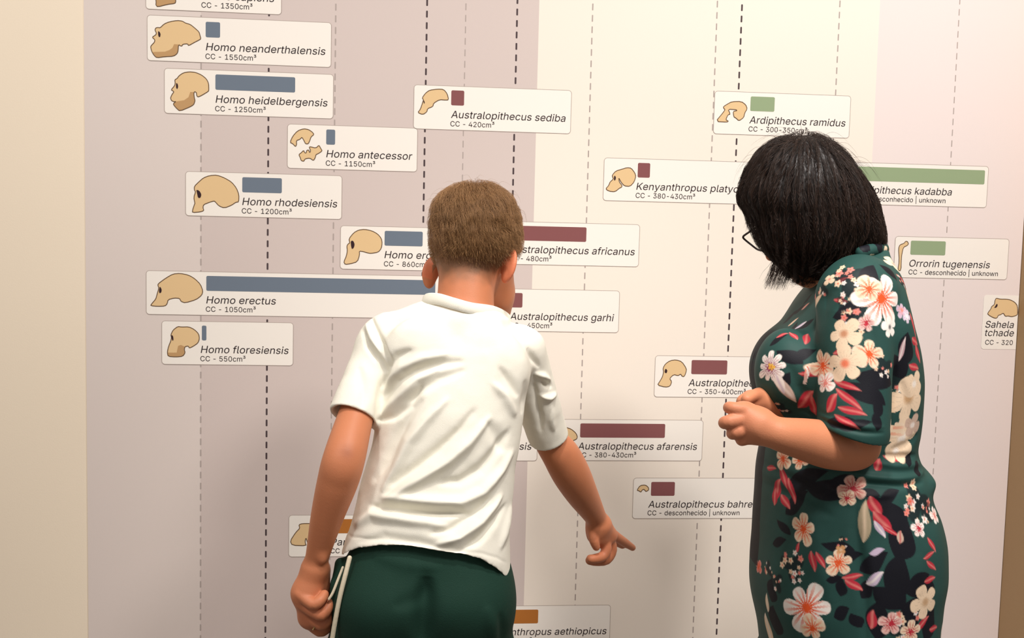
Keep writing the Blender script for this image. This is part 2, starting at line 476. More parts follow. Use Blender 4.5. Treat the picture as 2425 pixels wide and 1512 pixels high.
def skull(spec, parent):
    fr, outline, jaw, eye = spec[:4]
    f = Flat()
    for ol in [outline] + list(spec[4:]):
        P = round_poly(px_poly(ol, *fr))
        P[:, 0] = np.minimum(P[:, 0], XR - 0.001)
        f.poly([tuple(p) for p in P], YE, 0)
        if jaw and ol is outline:
            f.poly(px_poly(jaw, *fr), YE - 0.0002, 1)
        f.line(P, 0.0017, YE - 0.0005, 2)
    if eye:
        f.poly([tuple(p) for p in round_poly(px_poly(eye, *fr))], YE - 0.0007, 3)
    f.build('skull_drawing', [M_bone, M_jaw, M_line, M_socket], parent)


NAME_K = []
for lab, lpx, rpx, tpx, bcol, bpx, nm, npx, cc, sk in CARDS:
    x0, x1 = wallxz(*lpx)[0], wallxz(*rpx)[0]
    zt = wallxz(*tpx[:2])[1]
    if len(tpx) > 2: zt += CH
    f = Flat()
    f.poly(rrect(x0, x1, zt - CH, zt, 0.0075), YC, 0)
    f.line(rrect(x0, x1, zt - CH, zt, 0.0075), 0.0012, YC - 0.0001, 1)
    card = f.build('species_card', [M_card, M_edge], panel, 'white card reading ' + lab)
    ym = lpx[1] + (rpx[1] - lpx[1]) * 0.5
    f = Flat()
    bx0, bx1 = wallxz(bpx[0], ym - 30)[0], wallxz(bpx[1], ym - 30)[0]
    f.poly(rrect(bx0, bx1, zt - 0.0450, zt - 0.0098, min(0.0034, (bx1 - bx0) * 0.3)), YE)
    f.build('time_bar', BAR[bcol], card, {'blue': 'slate blue', 'red': 'maroon', 'green': 'sage green', 'orange': 'ochre'}[bcol] + ' bar')
    a = wallxz(npx[0], ym + 28)[0] if npx[0] else None
    b = wallxz(npx[1], ym + 28)[0] if npx[1] else None
    zb = zt - 0.0747
    kk = float(np.mean(NAME_K)) if NAME_K else 1.0
    if a is not None and b is not None:
        k, to = lettering('species_name', nm, a, zb, 0.0170, card, x1=b, shear=0.16)
        NAME_K.append(k)
    elif a is not None:
        lettering('species_name', nm, a, zb, 0.0170, card, shear=0.16, scale=kk)
    else:
        k, to = lettering('species_name', nm, 0, zb, 0.0170, card, shear=0.16, xend=b, scale=kk)
        a = min(v.co.x for v in to.data.vertices)
    lettering('capacity_text', cc, a - 0.001, zt - 0.0943, 0.0120, card, scale=1.0)
    if sk:
        skull(sk, card)
print('name scale', NAME_K)

# the card cut off by the edge of the panel
x0 = wallxz(2324, 765)[0]
zt, zb = wallxz(2350, 699)[1], wallxz(2350, 827)[1]
f = Flat()
pl = [p for p in rrect(x0, XR + 0.03, zb, zt, 0.0075)]
pl = [(min(p[0], XR - 0.0004), p[1]) for p in pl]
q = []
for p in pl:
    if not q or abs(q[-1][0] - p[0]) + abs(q[-1][1] - p[1]) > 1e-6: q.append(p)
q = [q[0]] + [p for i, p in enumerate(q[1:], 1) if not (abs(p[0] - (XR - 0.0004)) < 1e-6 and zb + 1e-4 < p[1] < zt - 1e-4)]
f.poly([(x0 + 0.0075, zb), (XR - 0.0004, zb), (XR - 0.0004, zt), (x0 + 0.0075, zt)] + rrect(x0, x0 + 0.05, zb, zt, 0.0075)[7:17], YC, 0)
card = f.build('species_card', [M_card, M_edge], panel, 'white card cut off by the panel edge')
KN = float(np.mean(NAME_K))
lettering('species_name', 'Sahela', wallxz(2331, 770)[0], wallxz(2331, 775.8)[1], 0.0170, card, shear=0.16, scale=KN)
lettering('species_name', 'tchade', wallxz(2330, 790)[0], wallxz(2330, 795.5)[1], 0.0170, card, shear=0.16, scale=KN)
lettering('capacity_text', 'CC - 320', wallxz(2330.5, 812)[0], wallxz(2330, 816)[1], 0.0120, card)
skull((A8, [(835, 120), (850, 75), (870, 60), (960, 80), (1080, 80), (1180, 95), (1280, 150), (1340, 230), (1345, 420), (1300, 450), (1210, 475), (1130, 455), (1075, 465), (1050, 440), (1030, 400), (1005, 398), (960, 430), (910, 440), (890, 490), (860, 508), (800, 495), (700, 440), (668, 400), (750, 290), (760, 245), (825, 200)],
       None, [(870, 185), (893, 195), (890, 240), (860, 272), (815, 275), (845, 235)]), card)
# ------------------------------------------------------------------ sculpting: smooth-blended volumes turned into one mesh
def smin(a, b, k):
    if k <= 0: return np.minimum(a, b)
    h = np.clip(0.5 + 0.5 * (b - a) / k, 0, 1)
    return b + (a - b) * h - k * h * (1 - h)


def smax(a, b, k):
    return -smin(-a, -b, k)


class Cap:
    """tapered capsule"""
    def __init__(s, a, b, ra, rb=None):
        s.a, s.b, s.ra, s.rb = np.array(a, float), np.array(b, float), ra, ra if rb is None else rb
        r = max(s.ra, s.rb)
        s.lo, s.hi = np.minimum(s.a, s.b) - r, np.maximum(s.a, s.b) + r

    def __call__(s, p):
        ab = s.b - s.a
        t = np.clip((p - s.a) @ ab / (ab @ ab + 1e-12), 0, 1)
        q = p - s.a - t[:, None] * ab
        return np.sqrt((q * q).sum(1)) - (s.ra + (s.rb - s.ra) * t)


class Chain:
    """tapered limb along a line of joints"""
    def __init__(s, pts, rad):
        s.c = [Cap(pts[i], pts[i + 1], rad[i], rad[i + 1]) for i in range(len(pts) - 1)]
        s.lo = np.min([c.lo for c in s.c], 0); s.hi = np.max([c.hi for c in s.c], 0)

    def __call__(s, p):
        lo, hi = p.min(0), p.max(0)
        gap = [np.maximum(np.maximum(c.lo - hi, lo - c.hi), 0).max() for c in s.c]
        g0 = min(gap) + .03
        return np.min([c(p) for c, g in zip(s.c, gap) if g <= g0], 0)


def chain(pts, rad):
    return Chain(pts, rad)


def curve_pts(pts, rad, n=6):
    """smooth a joint chain so that it bends in a curve"""
    P, r = np.array(pts, float), np.array(rad, float)
    out, ro = [], []
    for i in range(len(P) - 1):
        p0, p1, p2, p3 = P[max(i - 1, 0)], P[i], P[i + 1], P[min(i + 2, len(P) - 1)]
        for t in np.linspace(0, 1, n, endpoint=False):
            out.append(0.5 * ((2 * p1) + (-p0 + p2) * t + (2 * p0 - 5 * p1 + 4 * p2 - p3) * t * t + (-p0 + 3 * p1 - 3 * p2 + p3) * t ** 3))
            q0, q1, q2, q3 = r[max(i - 1, 0)], r[i], r[i + 1], r[min(i + 2, len(P) - 1)]
            ro.append(0.5 * ((2 * q1) + (-q0 + q2) * t + (2 * q0 - 5 * q1 + 4 * q2 - q3) * t * t + (-q0 + 3 * q1 - 3 * q2 + q3) * t ** 3))
    return out + [P[-1]], ro + [r[-1]]


def axes(fwd, up):
    f = np.array(fwd, float); f /= np.linalg.norm(f)
    u = np.array(up, float); u -= f * (u @ f); u /= np.linalg.norm(u)
    return np.stack([np.cross(f, u), f, u])          # rows: right, forward, up


class Ell:
    """ellipsoid, radii along the rows of R"""
    def __init__(s, c, r, R=None):
        s.c, s.r, s.R = np.array(c, float), np.array(r, float), np.eye(3) if R is None else np.array(R, float)
        m = max(r)
        s.lo, s.hi = s.c - m, s.c + m

    def __call__(s, p):
        q = (p - s.c) @ s.R.T
        k0 = np.sqrt(((q / s.r) ** 2).sum(1))
        k1 = np.sqrt(((q / s.r ** 2) ** 2).sum(1)) + 1e-9
        return k0 * (k0 - 1) / k1


class Loft:
    """stack of (super)ellipse sections: rows z, cx, cy, ax, ay"""
    def __init__(s, rows, n=2.0):
        A = np.array(sorted(rows), float)
        zz = np.linspace(A[0, 0], A[-1, 0], 240)
        sl = np.gradient(A[:, 1:], A[:, 0], axis=0)
        cols = []
        for j in range(4):
            i = np.clip(np.searchsorted(A[:, 0], zz) - 1, 0, len(A) - 2)
            h = A[i + 1, 0] - A[i, 0]
            t = (zz - A[i, 0]) / h
            y0, y1, m0, m1 = A[i, j + 1], A[i + 1, j + 1], sl[i, j] * h, sl[i + 1, j] * h
            cols.append((2 * t ** 3 - 3 * t ** 2 + 1) * y0 + (t ** 3 - 2 * t ** 2 + t) * m0 + (-2 * t ** 3 + 3 * t ** 2) * y1 + (t ** 3 - t ** 2) * m1)
        s.z, s.c, s.n = zz, cols, n
        mx, my = max(A[:, 3]), max(A[:, 4])
        s.lo = np.array([A[:, 1].min() - mx, A[:, 2].min() - my, A[0, 0]])
        s.hi = np.array([A[:, 1].max() + mx, A[:, 2].max() + my, A[-1, 0]])

    def __call__(s, p):
        cx, cy, ax, ay = [np.interp(p[:, 2], s.z, c) for c in s.c]
        u, v = np.abs(p[:, 0] - cx), np.abs(p[:, 1] - cy)
        n = s.n
        k0 = ((u / ax) ** n + (v / ay) ** n) ** (1.0 / n)
        k1 = np.sqrt((u / ax ** 2) ** 2 + (v / ay ** 2) ** 2) / np.maximum(k0, 1e-6) + 1e-9
        d = (k0 - 1) / k1
        d = np.where(k0 < 0.3, -np.minimum(ax, ay) * 0.7, d)
        return np.maximum(d, np.maximum(p[:, 2] - s.z[-1], s.z[0] - p[:, 2]))


class Outline:
    """rounded volume whose outline, seen along Y, is the given closed line of (x, z) points; half depth ry"""
    def __init__(s, pts, yc, ry, c=None, n=2.0):
        P = np.array(pts, float)
        s.c = P.mean(0) if c is None else np.array(c, float)
        d = P - s.c
        th = np.arctan2(d[:, 1], d[:, 0]); R = np.hypot(d[:, 0], d[:, 1])
        o = np.argsort(th); th, R = th[o], R[o]
        g = np.linspace(-math.pi, math.pi, 361)
        Rg = np.interp(g, np.r_[th - 2 * math.pi, th, th + 2 * math.pi], np.r_[R, R, R])
        ker = np.hanning(11); ker /= ker.sum()
        s.R = np.convolve(np.r_[Rg[-6:-1], Rg, Rg[1:6]], ker, 'valid')
        s.g, s.yc, s.ry, s.n = g, yc, ry, n
        m = R.max()
        s.lo = np.array([s.c[0] - m, yc - ry, s.c[1] - m]); s.hi = np.array([s.c[0] + m, yc + ry, s.c[1] + m])

    def __call__(s, p):
        dx, dz = p[:, 0] - s.c[0], p[:, 2] - s.c[1]
        R = np.interp(np.arctan2(dz, dx), s.g, s.R)
        q0, q1 = np.hypot(dx, dz) / R, np.abs(p[:, 1] - s.yc) / s.ry
        k = (q0 ** s.n + q1 ** s.n) ** (1 / s.n)
        k1 = np.sqrt((q0 / R) ** 2 + (q1 / s.ry) ** 2) / np.maximum(k, 1e-6) + 1e-9
        return np.where(k < 0.3, -0.6 * np.minimum(R, s.ry), (k - 1) / k1)


class Vol:
    """list of (op, shape, k): 'u' blend in, 's' cut away, 'i' keep only"""
    def __init__(s):
        s.ops = []

    def add(s, sh, k=0.01):
        for x in (sh if isinstance(sh, list) else [sh]): s.ops.append(('u', x, k))
        return s

    def cut(s, sh, k=0.0):
        for x in (sh if isinstance(sh, list) else [sh]): s.ops.append(('s', x, k))
        return s

    def __call__(s, p):
        lo, hi = p.min(0), p.max(0)
        d = np.full(len(p), 1.0)
        for op, sh, k in s.ops:
            if hasattr(sh, 'lo'):
                gap = np.maximum(np.maximum(sh.lo - hi, lo - sh.hi), 0).max()
                if gap > 0.05 + k: continue
            v = sh(p)
            d = smin(d, v, k) if op == 'u' else smax(d, -v, k)
        return d

    def bounds(s):
        L = [sh.lo for op, sh, k in s.ops if op == 'u' and hasattr(sh, 'lo')]
        Hh = [sh.hi for op, sh, k in s.ops if op == 'u' and hasattr(sh, 'hi')]
        return np.min(L, 0) - 0.02, np.max(Hh, 0) + 0.02


def sculpt(fn, h, lo=None, hi=None, smooth=2):
    """surface of the volume fn<0 as (V, F); sparse blocks, one vertex per crossed cell"""
    if lo is None: lo, hi = fn.bounds()
    lo, hi = np.array(lo, float), np.array(hi, float)
    B = 8
    H = B * h
    nb = np.ceil((hi - lo) / H).astype(int) + 1
    I = np.stack(np.meshgrid(*[np.arange(k) for k in nb], indexing='ij'), -1).reshape(-1, 3)
    C = lo + (I + 0.5) * H
    o = np.lexsort((C[:, 0] // 0.1, C[:, 1] // 0.1, C[:, 2] // 0.1))
    I, C = I[o], C[o]
    keep = np.zeros(len(C), bool)
    for s in range(0, len(C), 512):
        keep[s:s + 512] = np.abs(fn(C[s:s + 512])) < H * 1.35 + 0.004
    I = I[keep]
    g = np.stack(np.meshgrid(*[np.arange(B + 1)] * 3, indexing='ij'), -1).reshape(-1, 3)
    D = np.empty((len(I), (B + 1) ** 3), np.float32)
    ch = 24
    for s in range(0, len(I), ch):
        P = lo + (I[s:s + ch, None, :] * B + g[None]) * h
        D[s:s + ch] = fn(P.reshape(-1, 3)).reshape(-1, (B + 1) ** 3)
    D = D.reshape(-1, B + 1, B + 1, B + 1)
    S = D < 0
    cnt = sum(S[:, a:B + a, b:B + b, c:B + c].astype(np.int8) for a in (0, 1) for b in (0, 1) for c in (0, 1))
    bi, ci, cj, ck = np.nonzero((cnt > 0) & (cnt < 8))
    gx = np.stack([ci, cj, ck], 1) + I[bi] * B
    N = nb * B + 2
    key = (gx[:, 0].astype(np.int64) * N[1] + gx[:, 1]) * N[2] + gx[:, 2]
    acc, n = np.zeros((len(bi), 3)), np.zeros(len(bi))
    for ax in range(3):
        for a in (0, 1):
            for b in (0, 1):
                o0 = [0, 0, 0]; oth = [k for k in range(3) if k != ax]
                o0[oth[0]], o0[oth[1]] = a, b
                o1 = list(o0); o1[ax] = 1
                d0, d1 = D[bi, ci + o0[0], cj + o0[1], ck + o0[2]], D[bi, ci + o1[0], cj + o1[1], ck + o1[2]]
                m = (d0 < 0) != (d1 < 0)
                t = np.where(m, d0 / np.where(m, d0 - d1, 1), 0)
                q = np.tile(np.array(o0, float), (len(bi), 1)); q[:, ax] = t
                acc += np.where(m[:, None], q, 0); n += m
    V = lo + (gx + acc / n[:, None]) * h
    o = np.argsort(key); ks = key[o]
    V = V[o]
    F = []
    st = [int(N[1]) * int(N[2]), int(N[2]), 1]
    for ax in range(3):
        sl0 = [slice(0, B)] * 3; sl1 = list(sl0); sl1[ax] = slice(1, B + 1)
        a, b = S[(slice(None), *sl0)], S[(slice(None), *sl1)]
        eb, ei, ej, ek = np.nonzero(a != b)
        inside = a[eb, ei, ej, ek]
        G = np.stack([ei, ej, ek], 1) + I[eb] * B
        kk = (G[:, 0].astype(np.int64) * N[1] + G[:, 1]) * N[2] + G[:, 2]
        u, v = st[(ax + 1) % 3], st[(ax + 2) % 3]
        quad = np.stack([kk - u - v, kk - v, kk, kk - u], 1)
        ix = np.searchsorted(ks, quad); ix = np.minimum(ix, len(ks) - 1)
        ok = (ks[ix] == quad).all(1)
        ix = np.where(inside[:, None], ix, ix[:, ::-1])
        F.append(ix[ok])
    F = np.concatenate(F)
    used = np.zeros(len(V), bool); used[F.ravel()] = True
    rm = np.cumsum(used) - 1
    V, F = V[used], rm[F]
    for _ in range(smooth):
        V = relax(V, F, 0.5)
    return V, F


def edges_of(F):
    k = F.shape[1]
    E = np.concatenate([np.stack([F[:, i], F[:, (i + 1) % k]], 1) for i in range(k)])
    return E


def relax(V, F, w):
    E = edges_of(F)
    n = np.bincount(E[:, 0], minlength=len(V)) + np.bincount(E[:, 1], minlength=len(V))
    out = np.empty_like(V)
    for j in range(3):
        out[:, j] = np.bincount(E[:, 0], V[E[:, 1], j], len(V)) + np.bincount(E[:, 1], V[E[:, 0], j], len(V))
    return V * (1 - w) + w * out / np.maximum(n, 1)[:, None]


def blur(F, A, n, it):
    E = edges_of(F)
    c = np.bincount(E[:, 0], minlength=n) + np.bincount(E[:, 1], minlength=n)
    for _ in range(it):
        A = 0.4 * A + 0.6 * (np.bincount(E[:, 0], A[E[:, 1]], n) + np.bincount(E[:, 1], A[E[:, 0]], n)) / np.maximum(c, 1)
    return A


def normals(V, F):
    a, b, c = V[F[:, 0]], V[F[:, 1]], V[F[:, 2]]
    fn = np.cross(b - a, c - a)
    if F.shape[1] == 4: fn = fn + np.cross(c - a, V[F[:, 3]] - a)
    N = np.zeros_like(V)
    for i in range(F.shape[1]):
        for j in range(3):
            N[:, j] += np.bincount(F[:, i], fn[:, j], len(V))
    return N / (np.linalg.norm(N, axis=1)[:, None] + 1e-12)


def drop_small(V, F, keep=1):
    """keep only the largest connected shells"""
    lab = np.arange(len(V))
    E = edges_of(F)
    while True:
        m = np.minimum(lab[E[:, 0]], lab[E[:, 1]])
        new = lab.copy()
        np.minimum.at(new, E[:, 0], m); np.minimum.at(new, E[:, 1], m)
        new = new[new]
        if (new == lab).all(): break
        lab = new
    u, c = np.unique(lab, return_counts=True)
    big = u[np.argsort(-c)[:keep]]
    ok = np.isin(lab, big)
    rm = np.cumsum(ok) - 1
    return V[ok], rm[F[ok[F[:, 0]]]]


_rng = np.random.default_rng(7)
_tab = _rng.random((64, 64, 64)).astype(np.float32)


def vnoise(P, scale, off=0.0):
    q = P * scale + off
    i = np.floor(q).astype(int); f = q - i
    f = f * f * (3 - 2 * f)
    r = 0
    for a in (0, 1):
        for b in (0, 1):
            for c in (0, 1):
                w = (f[:, 0] if a else 1 - f[:, 0]) * (f[:, 1] if b else 1 - f[:, 1]) * (f[:, 2] if c else 1 - f[:, 2])
                r = r + w * _tab[(i[:, 0] + a) % 64, (i[:, 1] + b) % 64, (i[:, 2] + c) % 64]
    return r * 2 - 1


def seg_dist(p, pts):
    """distance of 2-D/3-D points to a polyline, with the position 0..1 along it and the side"""
    P = np.array(pts, float)
    L = np.r_[0, np.cumsum(np.linalg.norm(np.diff(P, axis=0), axis=1))]
    best = np.full(len(p), 1e9); tt = np.zeros(len(p)); sd = np.zeros(len(p))
    for i in range(len(P) - 1):
        ab = P[i + 1] - P[i]; l2 = ab @ ab
        t = np.clip((p - P[i]) @ ab / l2, 0, 1)
        q = p - P[i] - t[:, None] * ab
        d = np.sqrt((q * q).sum(1))
        m = d < best
        best = np.where(m, d, best); tt = np.where(m, (L[i] + t * math.sqrt(l2)) / L[-1], tt)
        if p.shape[1] == 2: sd = np.where(m, np.sign(ab[0] * q[:, 1] - ab[1] * q[:, 0]), sd)
    return best, tt, sd


def folds(V, F, lines, front=(0, -1, 0)):
    """raise (+) or press in (-) the cloth along lines; each (points, width, height, depth of the points)"""
    N = normals(V, F)
    face = np.clip((N @ np.array(front, float)) * 2.5 + 0.4, 0, 1)
    H = np.zeros(len(V))
    for pts, w, amp, Y in lines:
        P3 = np.array([at(x, y, Y) for x, y in pts])
        k = np.abs(V[:, 1] - Y) < 0.22
        d, t, _ = seg_dist(V[k][:, [0, 2]], P3[:, [0, 2]])
        w_ = w * (0.55 + 0.45 * np.sin(np.clip(t, 0, 1) * math.pi))
        e = np.sin(np.clip(t * 1.0, 0.0, 1) * math.pi) ** 0.6
        H[k] += amp * np.exp(-(d / w_) ** 2) * (0.15 + 0.85 * e)
    return V + N * (H * face)[:, None]


def strands(name, roots, dirs, field, n, step, rad, mt, parent, lift=0.0, grav=0.3, jit=0.1, seed=1, lens=None, follow=None, surf=None):
    """hair: fine strands combed along follow(p), kept on the surface surf"""
    rg = np.random.default_rng(seed)
    P = roots.copy()
    d = dirs.copy()
    out = [P.copy()]
    tgt = lift * rg.random(len(P)) ** 1.5
    for i in range(n - 1):
        want = follow(P)
        d = d * 0.55 + want * 0.45 + rg.normal(0, jit, d.shape)
        d /= np.linalg.norm(d, axis=1)[:, None] + 1e-9
        st = (step if lens is None else lens)[:, None] if lens is not None else step
        P = P + d * st
        if surf is not None:
            e = 0.002
            v = surf(P)
            G = np.stack([surf(P + np.eye(3)[k] * e) - v for k in range(3)], 1)
            G /= np.linalg.norm(G, axis=1)[:, None] + 1e-9
            corr = np.clip(tgt - v, -0.006, 0.02)
            P = P + G * corr[:, None]
        out.append(P.copy())
    A = np.stack(out, 1)
    cu = bpy.data.hair_curves.new(name)
    cu.add_curves([n] * len(A))
    cu.points.foreach_set('position', A.reshape(-1, 3).astype(np.float32).ravel())
    r = np.tile(np.linspace(1, 0.25, n) * rad, len(A)).astype(np.float32)
    ra = cu.attributes.get('radius') or cu.attributes.new('radius', 'FLOAT', 'POINT')
    ra.data.foreach_set('value', r)
    return link(name, cu, mt, parent)


def hair_mat(name, c1, c2, rough, spec=0.5):
    m = bpy.data.materials.new(name)
    m.use_nodes = True
    nt = m.node_tree
    b = nt.nodes['Principled BSDF']
    b.inputs['Roughness'].default_value = rough
    b.inputs['Specular IOR Level'].default_value = spec
    hi = nt.nodes.new('ShaderNodeHairInfo')
    mx = nt.nodes.new('ShaderNodeMix')
    mx.data_type = 'RGBA'
    mx.inputs['A'].default_value = (*c1, 1)
    mx.inputs['B'].default_value = (*c2, 1)
    nt.links.new(hi.outputs['Random'], mx.inputs['Factor'])
    nt.links.new(mx.outputs['Result'], b.inputs['Base Color'])
    return m
# ------------------------------------------------------------------ the boy
def xz(pts, Y):
    return [(p[0], p[2]) for p in (at(x, y, Y) for x, y in pts)]


def rows_px(rows, dax=0.0, day=0.0):
    """sections whose outline, seen from the lens, runs between the two pixels L and R"""
    out = []
    for y, L, R, cy, ay in rows:
        a, b = at(L, y, cy), at(R, y, cy)
        D = cy - CAM[1]
        tl, tr, e = a[0] / D, b[0] / D, ay * 1.04
        cx, ax = (a[0] + b[0]) / 2, (b[0] - a[0]) / 2
        for _ in range(20):
            sl, sr = math.hypot(ax, tl * e), math.hypot(ax, tr * e)
            cx = ((a[0] + sl) + (b[0] - sr)) / 2
            ax = max(.02, ax + ((b[0] - a[0]) - sl - sr) / 2 * .8)
        out.append(((a[2] + b[2]) / 2, cx, cy, ax + dax, ay + day))
    return out


M_skin = mat('skin', (0.5, 0.3, 0.2), 0.5, 0.35, bump=0.12, bscale=420, sss=0.10, attr='tint', var=0.05, vscale=25)
SKIN_B = np.array(lin((200, 127, 89)))
SKIN_W = np.array(lin((210, 138, 101)))


def person(name, vol, h, skin, paint, label, fine, lo=None, hi=None, smooth=2):
    V, F = sculpt(vol, h, lo, hi, smooth)
    V, F = drop_small(V, F)
    k = np.min([np.linalg.norm(V - np.array(c), axis=1) - r for c, r in fine], 0)      # hands and head keep their detail
    k = np.clip(k / .03, 0, 1)[:, None]
    for _ in range(10):
        V = V * (1 - k) + relax(V, F, .6) * k
    C = np.tile(skin, (len(V), 1))
    C = paint(V, F, C)
    me = raw_mesh(name, V, F, True)
    set_colors(me, C)
    return link(name, me, M_skin, label=label, cat='person'), V, F


T_ROWS = [(765, 930, 1192, -.655, .052), (800, 893, 1238, -.66, .078), (860, 902, 1256, -.67, .095), (950, 894, 1244, -.685, .105), (1050, 881, 1229, -.70, .105),
          (1150, 853, 1216, -.715, .103), (1250, 827, 1208, -.73, .115), (1330, 803, 1208, -.735, .137), (1400, 799, 1211, -.735, .146)]
S_ROWS = [(1195, 858, 1188, -.728, .086), (1262, 845, 1194, -.735, .094), (1330, 824, 1203, -.735, .108), (1400, 804, 1207, -.735, .120), (1460, 791, 1208, -.728, .112), (1512, 781, 1206, -.718, .100),
          (1600, 772, 1206, -.712, .094), (1680, 770, 1206, -.71, .092)]

# head: turned to the right and bowed
yaw, pit = math.radians(36), math.radians(22)
fw = np.array([math.sin(yaw) * math.cos(pit), math.cos(yaw) * math.cos(pit), -math.sin(pit)])
HR = axes(fw, (0.05, 0, 1))
hc = at(1124, 560, -.606)


def hd(r, f, u):
    return hc + HR[0] * r + HR[1] * f + HR[2] * u


B = Vol()
B.add(Loft(rows_px([r for r in T_ROWS if r[0] < 1100] + [(1200, 850, 1195, -.72, .098), (1380, 840, 1180, -.735, .095), (1520, 840, 1175, -.735, .09)], -.013, -.013)))
B.add(Cap(at(1085, 775, -.665), at(925, 815, -.665), .046, .040), .03)
B.add(Cap(at(1085, 775, -.665), at(1205, 825, -.635), .046, .036), .03)
B.add(Cap(at(1100, 770, -.668), at(1106, 630, -.636), .053, .050), .02)
# skull, face, jaw
B.add(Ell(hc, (.0755, .092, .092), HR), .02)
B.add(Ell(hd(0, .030, -.050), (.062, .066, .066), HR), .02)
B.add(Ell(hd(0, .064, -.088), (.030, .026, .022), HR), .02)
B.add(Ell(hd(0.030, .052, -.050), (.028, .030, .030), HR), .02)
B.add(Ell(hd(-.030, .052, -.050), (.028, .030, .030), HR), .02)
B.add(Cap(hd(0, .093, -.012), hd(0, .108, -.042), .006, .011), .010)
B.add(Ell(hd(0, .088, -.068), (.021, .010, .005), HR), .004)
B.add(Ell(hd(0, .086, -.078), (.018, .010, .006), HR), .004)
for s in (-1, 1):
    B.cut(Ell(hd(s * .030, .098, -.010), (.017, .012, .011), HR), .012)
    B.add(Ell(hd(s * .030, .082, -.012), (.013, .012, .012), HR), .001)
    B.add(Ell(hd(s * .032, .088, .012), (.020, .008, .005), HR), .008)
    # ear: flaring shell with a rim and a hollow, lobe below
    er = axes(HR[1] * .82 + HR[0] * s * -.10 + HR[2] * .1, HR[2] + HR[1] * -.15)
    fl = axes(HR[1] - HR[0] * s * (1.8 if s > 0 else .45), HR[2] - HR[1] * .12)
    ec = hd(s * .0800, -.004, -.036)
    ec = ec + (at(1021, 642, ec[1]) - ec) * np.array([1, 0, 1]) if s < 0 else ec + (at(1206, 628, ec[1]) - ec) * np.array([1, 0, 1])
    B.add(Cap(ec, hd(s * .068, .004, -.036), .007, .010), .006)
    B.add(Ell(ec, (.0075, .0225 if s > 0 else .0185, .0315 if s > 0 else .0285), fl), .008)
    B.add(Ell(ec - fl[2] * .022 + fl[1] * .004, (.0055, .0105, .0120), fl), .006)
    B.cut(Ell(ec + fl[0] * s * .0075 + fl[1] * .003, (.0050, .0115, .0190), fl), .004)
B.add(Ell(at(1172, 688, -.570), (.037, .050, .050)), .02)          # far cheek and jaw line
B.add(Cap(at(1176, 700, -.575), at(1186, 738, -.550), .026, .019), .02)
# left arm, hanging, with a loose fist at the shorts
pts, rad = curve_pts([at(905, 830, -.665), at(872, 900, -.695), at(843, 985, -.738), at(816, 1082, -.79), at(800, 1140, -.79), at(775, 1224, -.775), at(752, 1318, -.755), at(749, 1345, -.752)],
                     [.032, .027, .0310, .0358, .0350, .0285, .0208, .0220], 8)
B.add(chain(pts, rad), .014)
B.add(Ell(at(764, 1322, -.775), (.007, .006, .010)), .010)                       # ulna head
B.add([Cap(at(742, 1352, -.752), at(727, 1405, -.752), .022, .0265), Cap(at(758, 1352, -.735), at(752, 1425, -.730), .018, .022),
       Cap(at(727, 1405, -.752), at(737, 1460, -.740), .0245, .0225), Cap(at(737, 1460, -.735), at(748, 1480, -.715), .020, .016)], .012)
for q, rr in (([(711, 1408, -.768), (740, 1431, -.782), (757, 1424, -.782), (768, 1409, -.772)], (.0105, .0105, .0098, .0082)),
              ([(716, 1430, -.762), (757, 1456, -.775), (772, 1447, -.775), (781, 1429, -.765)], (.0115, .0112, .0102, .0086)),
              ([(722, 1452, -.750), (760, 1478, -.757), (776, 1468, -.757), (783, 1451, -.75)], (.0120, .0116, .0105, .0090)),
              ([(732, 1472, -.732), (757, 1494, -.735), (774, 1487, -.735), (782, 1472, -.73)], (.0115, .0112, .0100, .0086)),
              ([(748, 1352, -.725), (763, 1392, -.708), (774, 1425, -.706), (781, 1448, -.715)], (.0125, .0120, .0105, .0088))):
    p, r = curve_pts([at(*v) for v in q], rr, 3)
    B.add(chain(p, r), .0022)
# right arm, reaching down to the panel, index finger pointing
pts, rad = curve_pts([at(1215, 830, -.635), at(1252, 920, -.59), at(1295, 1030, -.535), at(1328, 1078, -.515), at(1352, 1122, -.49), at(1378, 1170, -.45), at(1410, 1225, -.385), at(1416, 1245, -.375)],
                     [.032, .026, .0305, .0375, .0385, .0330, .0232, .0240], 8)
B.add(chain(pts, rad), .014)
B.add([Cap(at(1416, 1244, -.375), at(1412, 1270, -.372), .0235, .0185), Cap(at(1422, 1246, -.370), at(1440, 1268, -.350), .0235, .0205),
       Cap(at(1412, 1262, -.372), at(1428, 1284, -.362), .0190, .0150)], .012)
for q, rr in (([(1446, 1264, -.345), (1462, 1274, -.325), (1480, 1286, -.300), (1498, 1298, -.275)], (.0130, .0108, .0096, .0080)),
              ([(1440, 1272, -.350), (1448, 1302, -.345), (1436, 1325, -.350), (1412, 1329, -.362), (1397, 1328, -.37)], (.0135, .0125, .0120, .0112, .0098)),
              ([(1430, 1276, -.362), (1436, 1300, -.368), (1428, 1318, -.374), (1408, 1324, -.385), (1398, 1324, -.388)], (.0128, .0115, .0108, .0100, .0088)),
              ([(1405, 1262, -.385), (1407, 1282, -.392), (1412, 1296, -.390)], (.0125, .0105, .0085)),
              ([(1428, 1250, -.350), (1446, 1270, -.318), (1462, 1284, -.295), (1474, 1292, -.282)], (.0135, .0115, .0102, .0086))):
    p, r = curve_pts([at(*v) for v in q], rr, 3)
    B.add(chain(p, r), .0022)
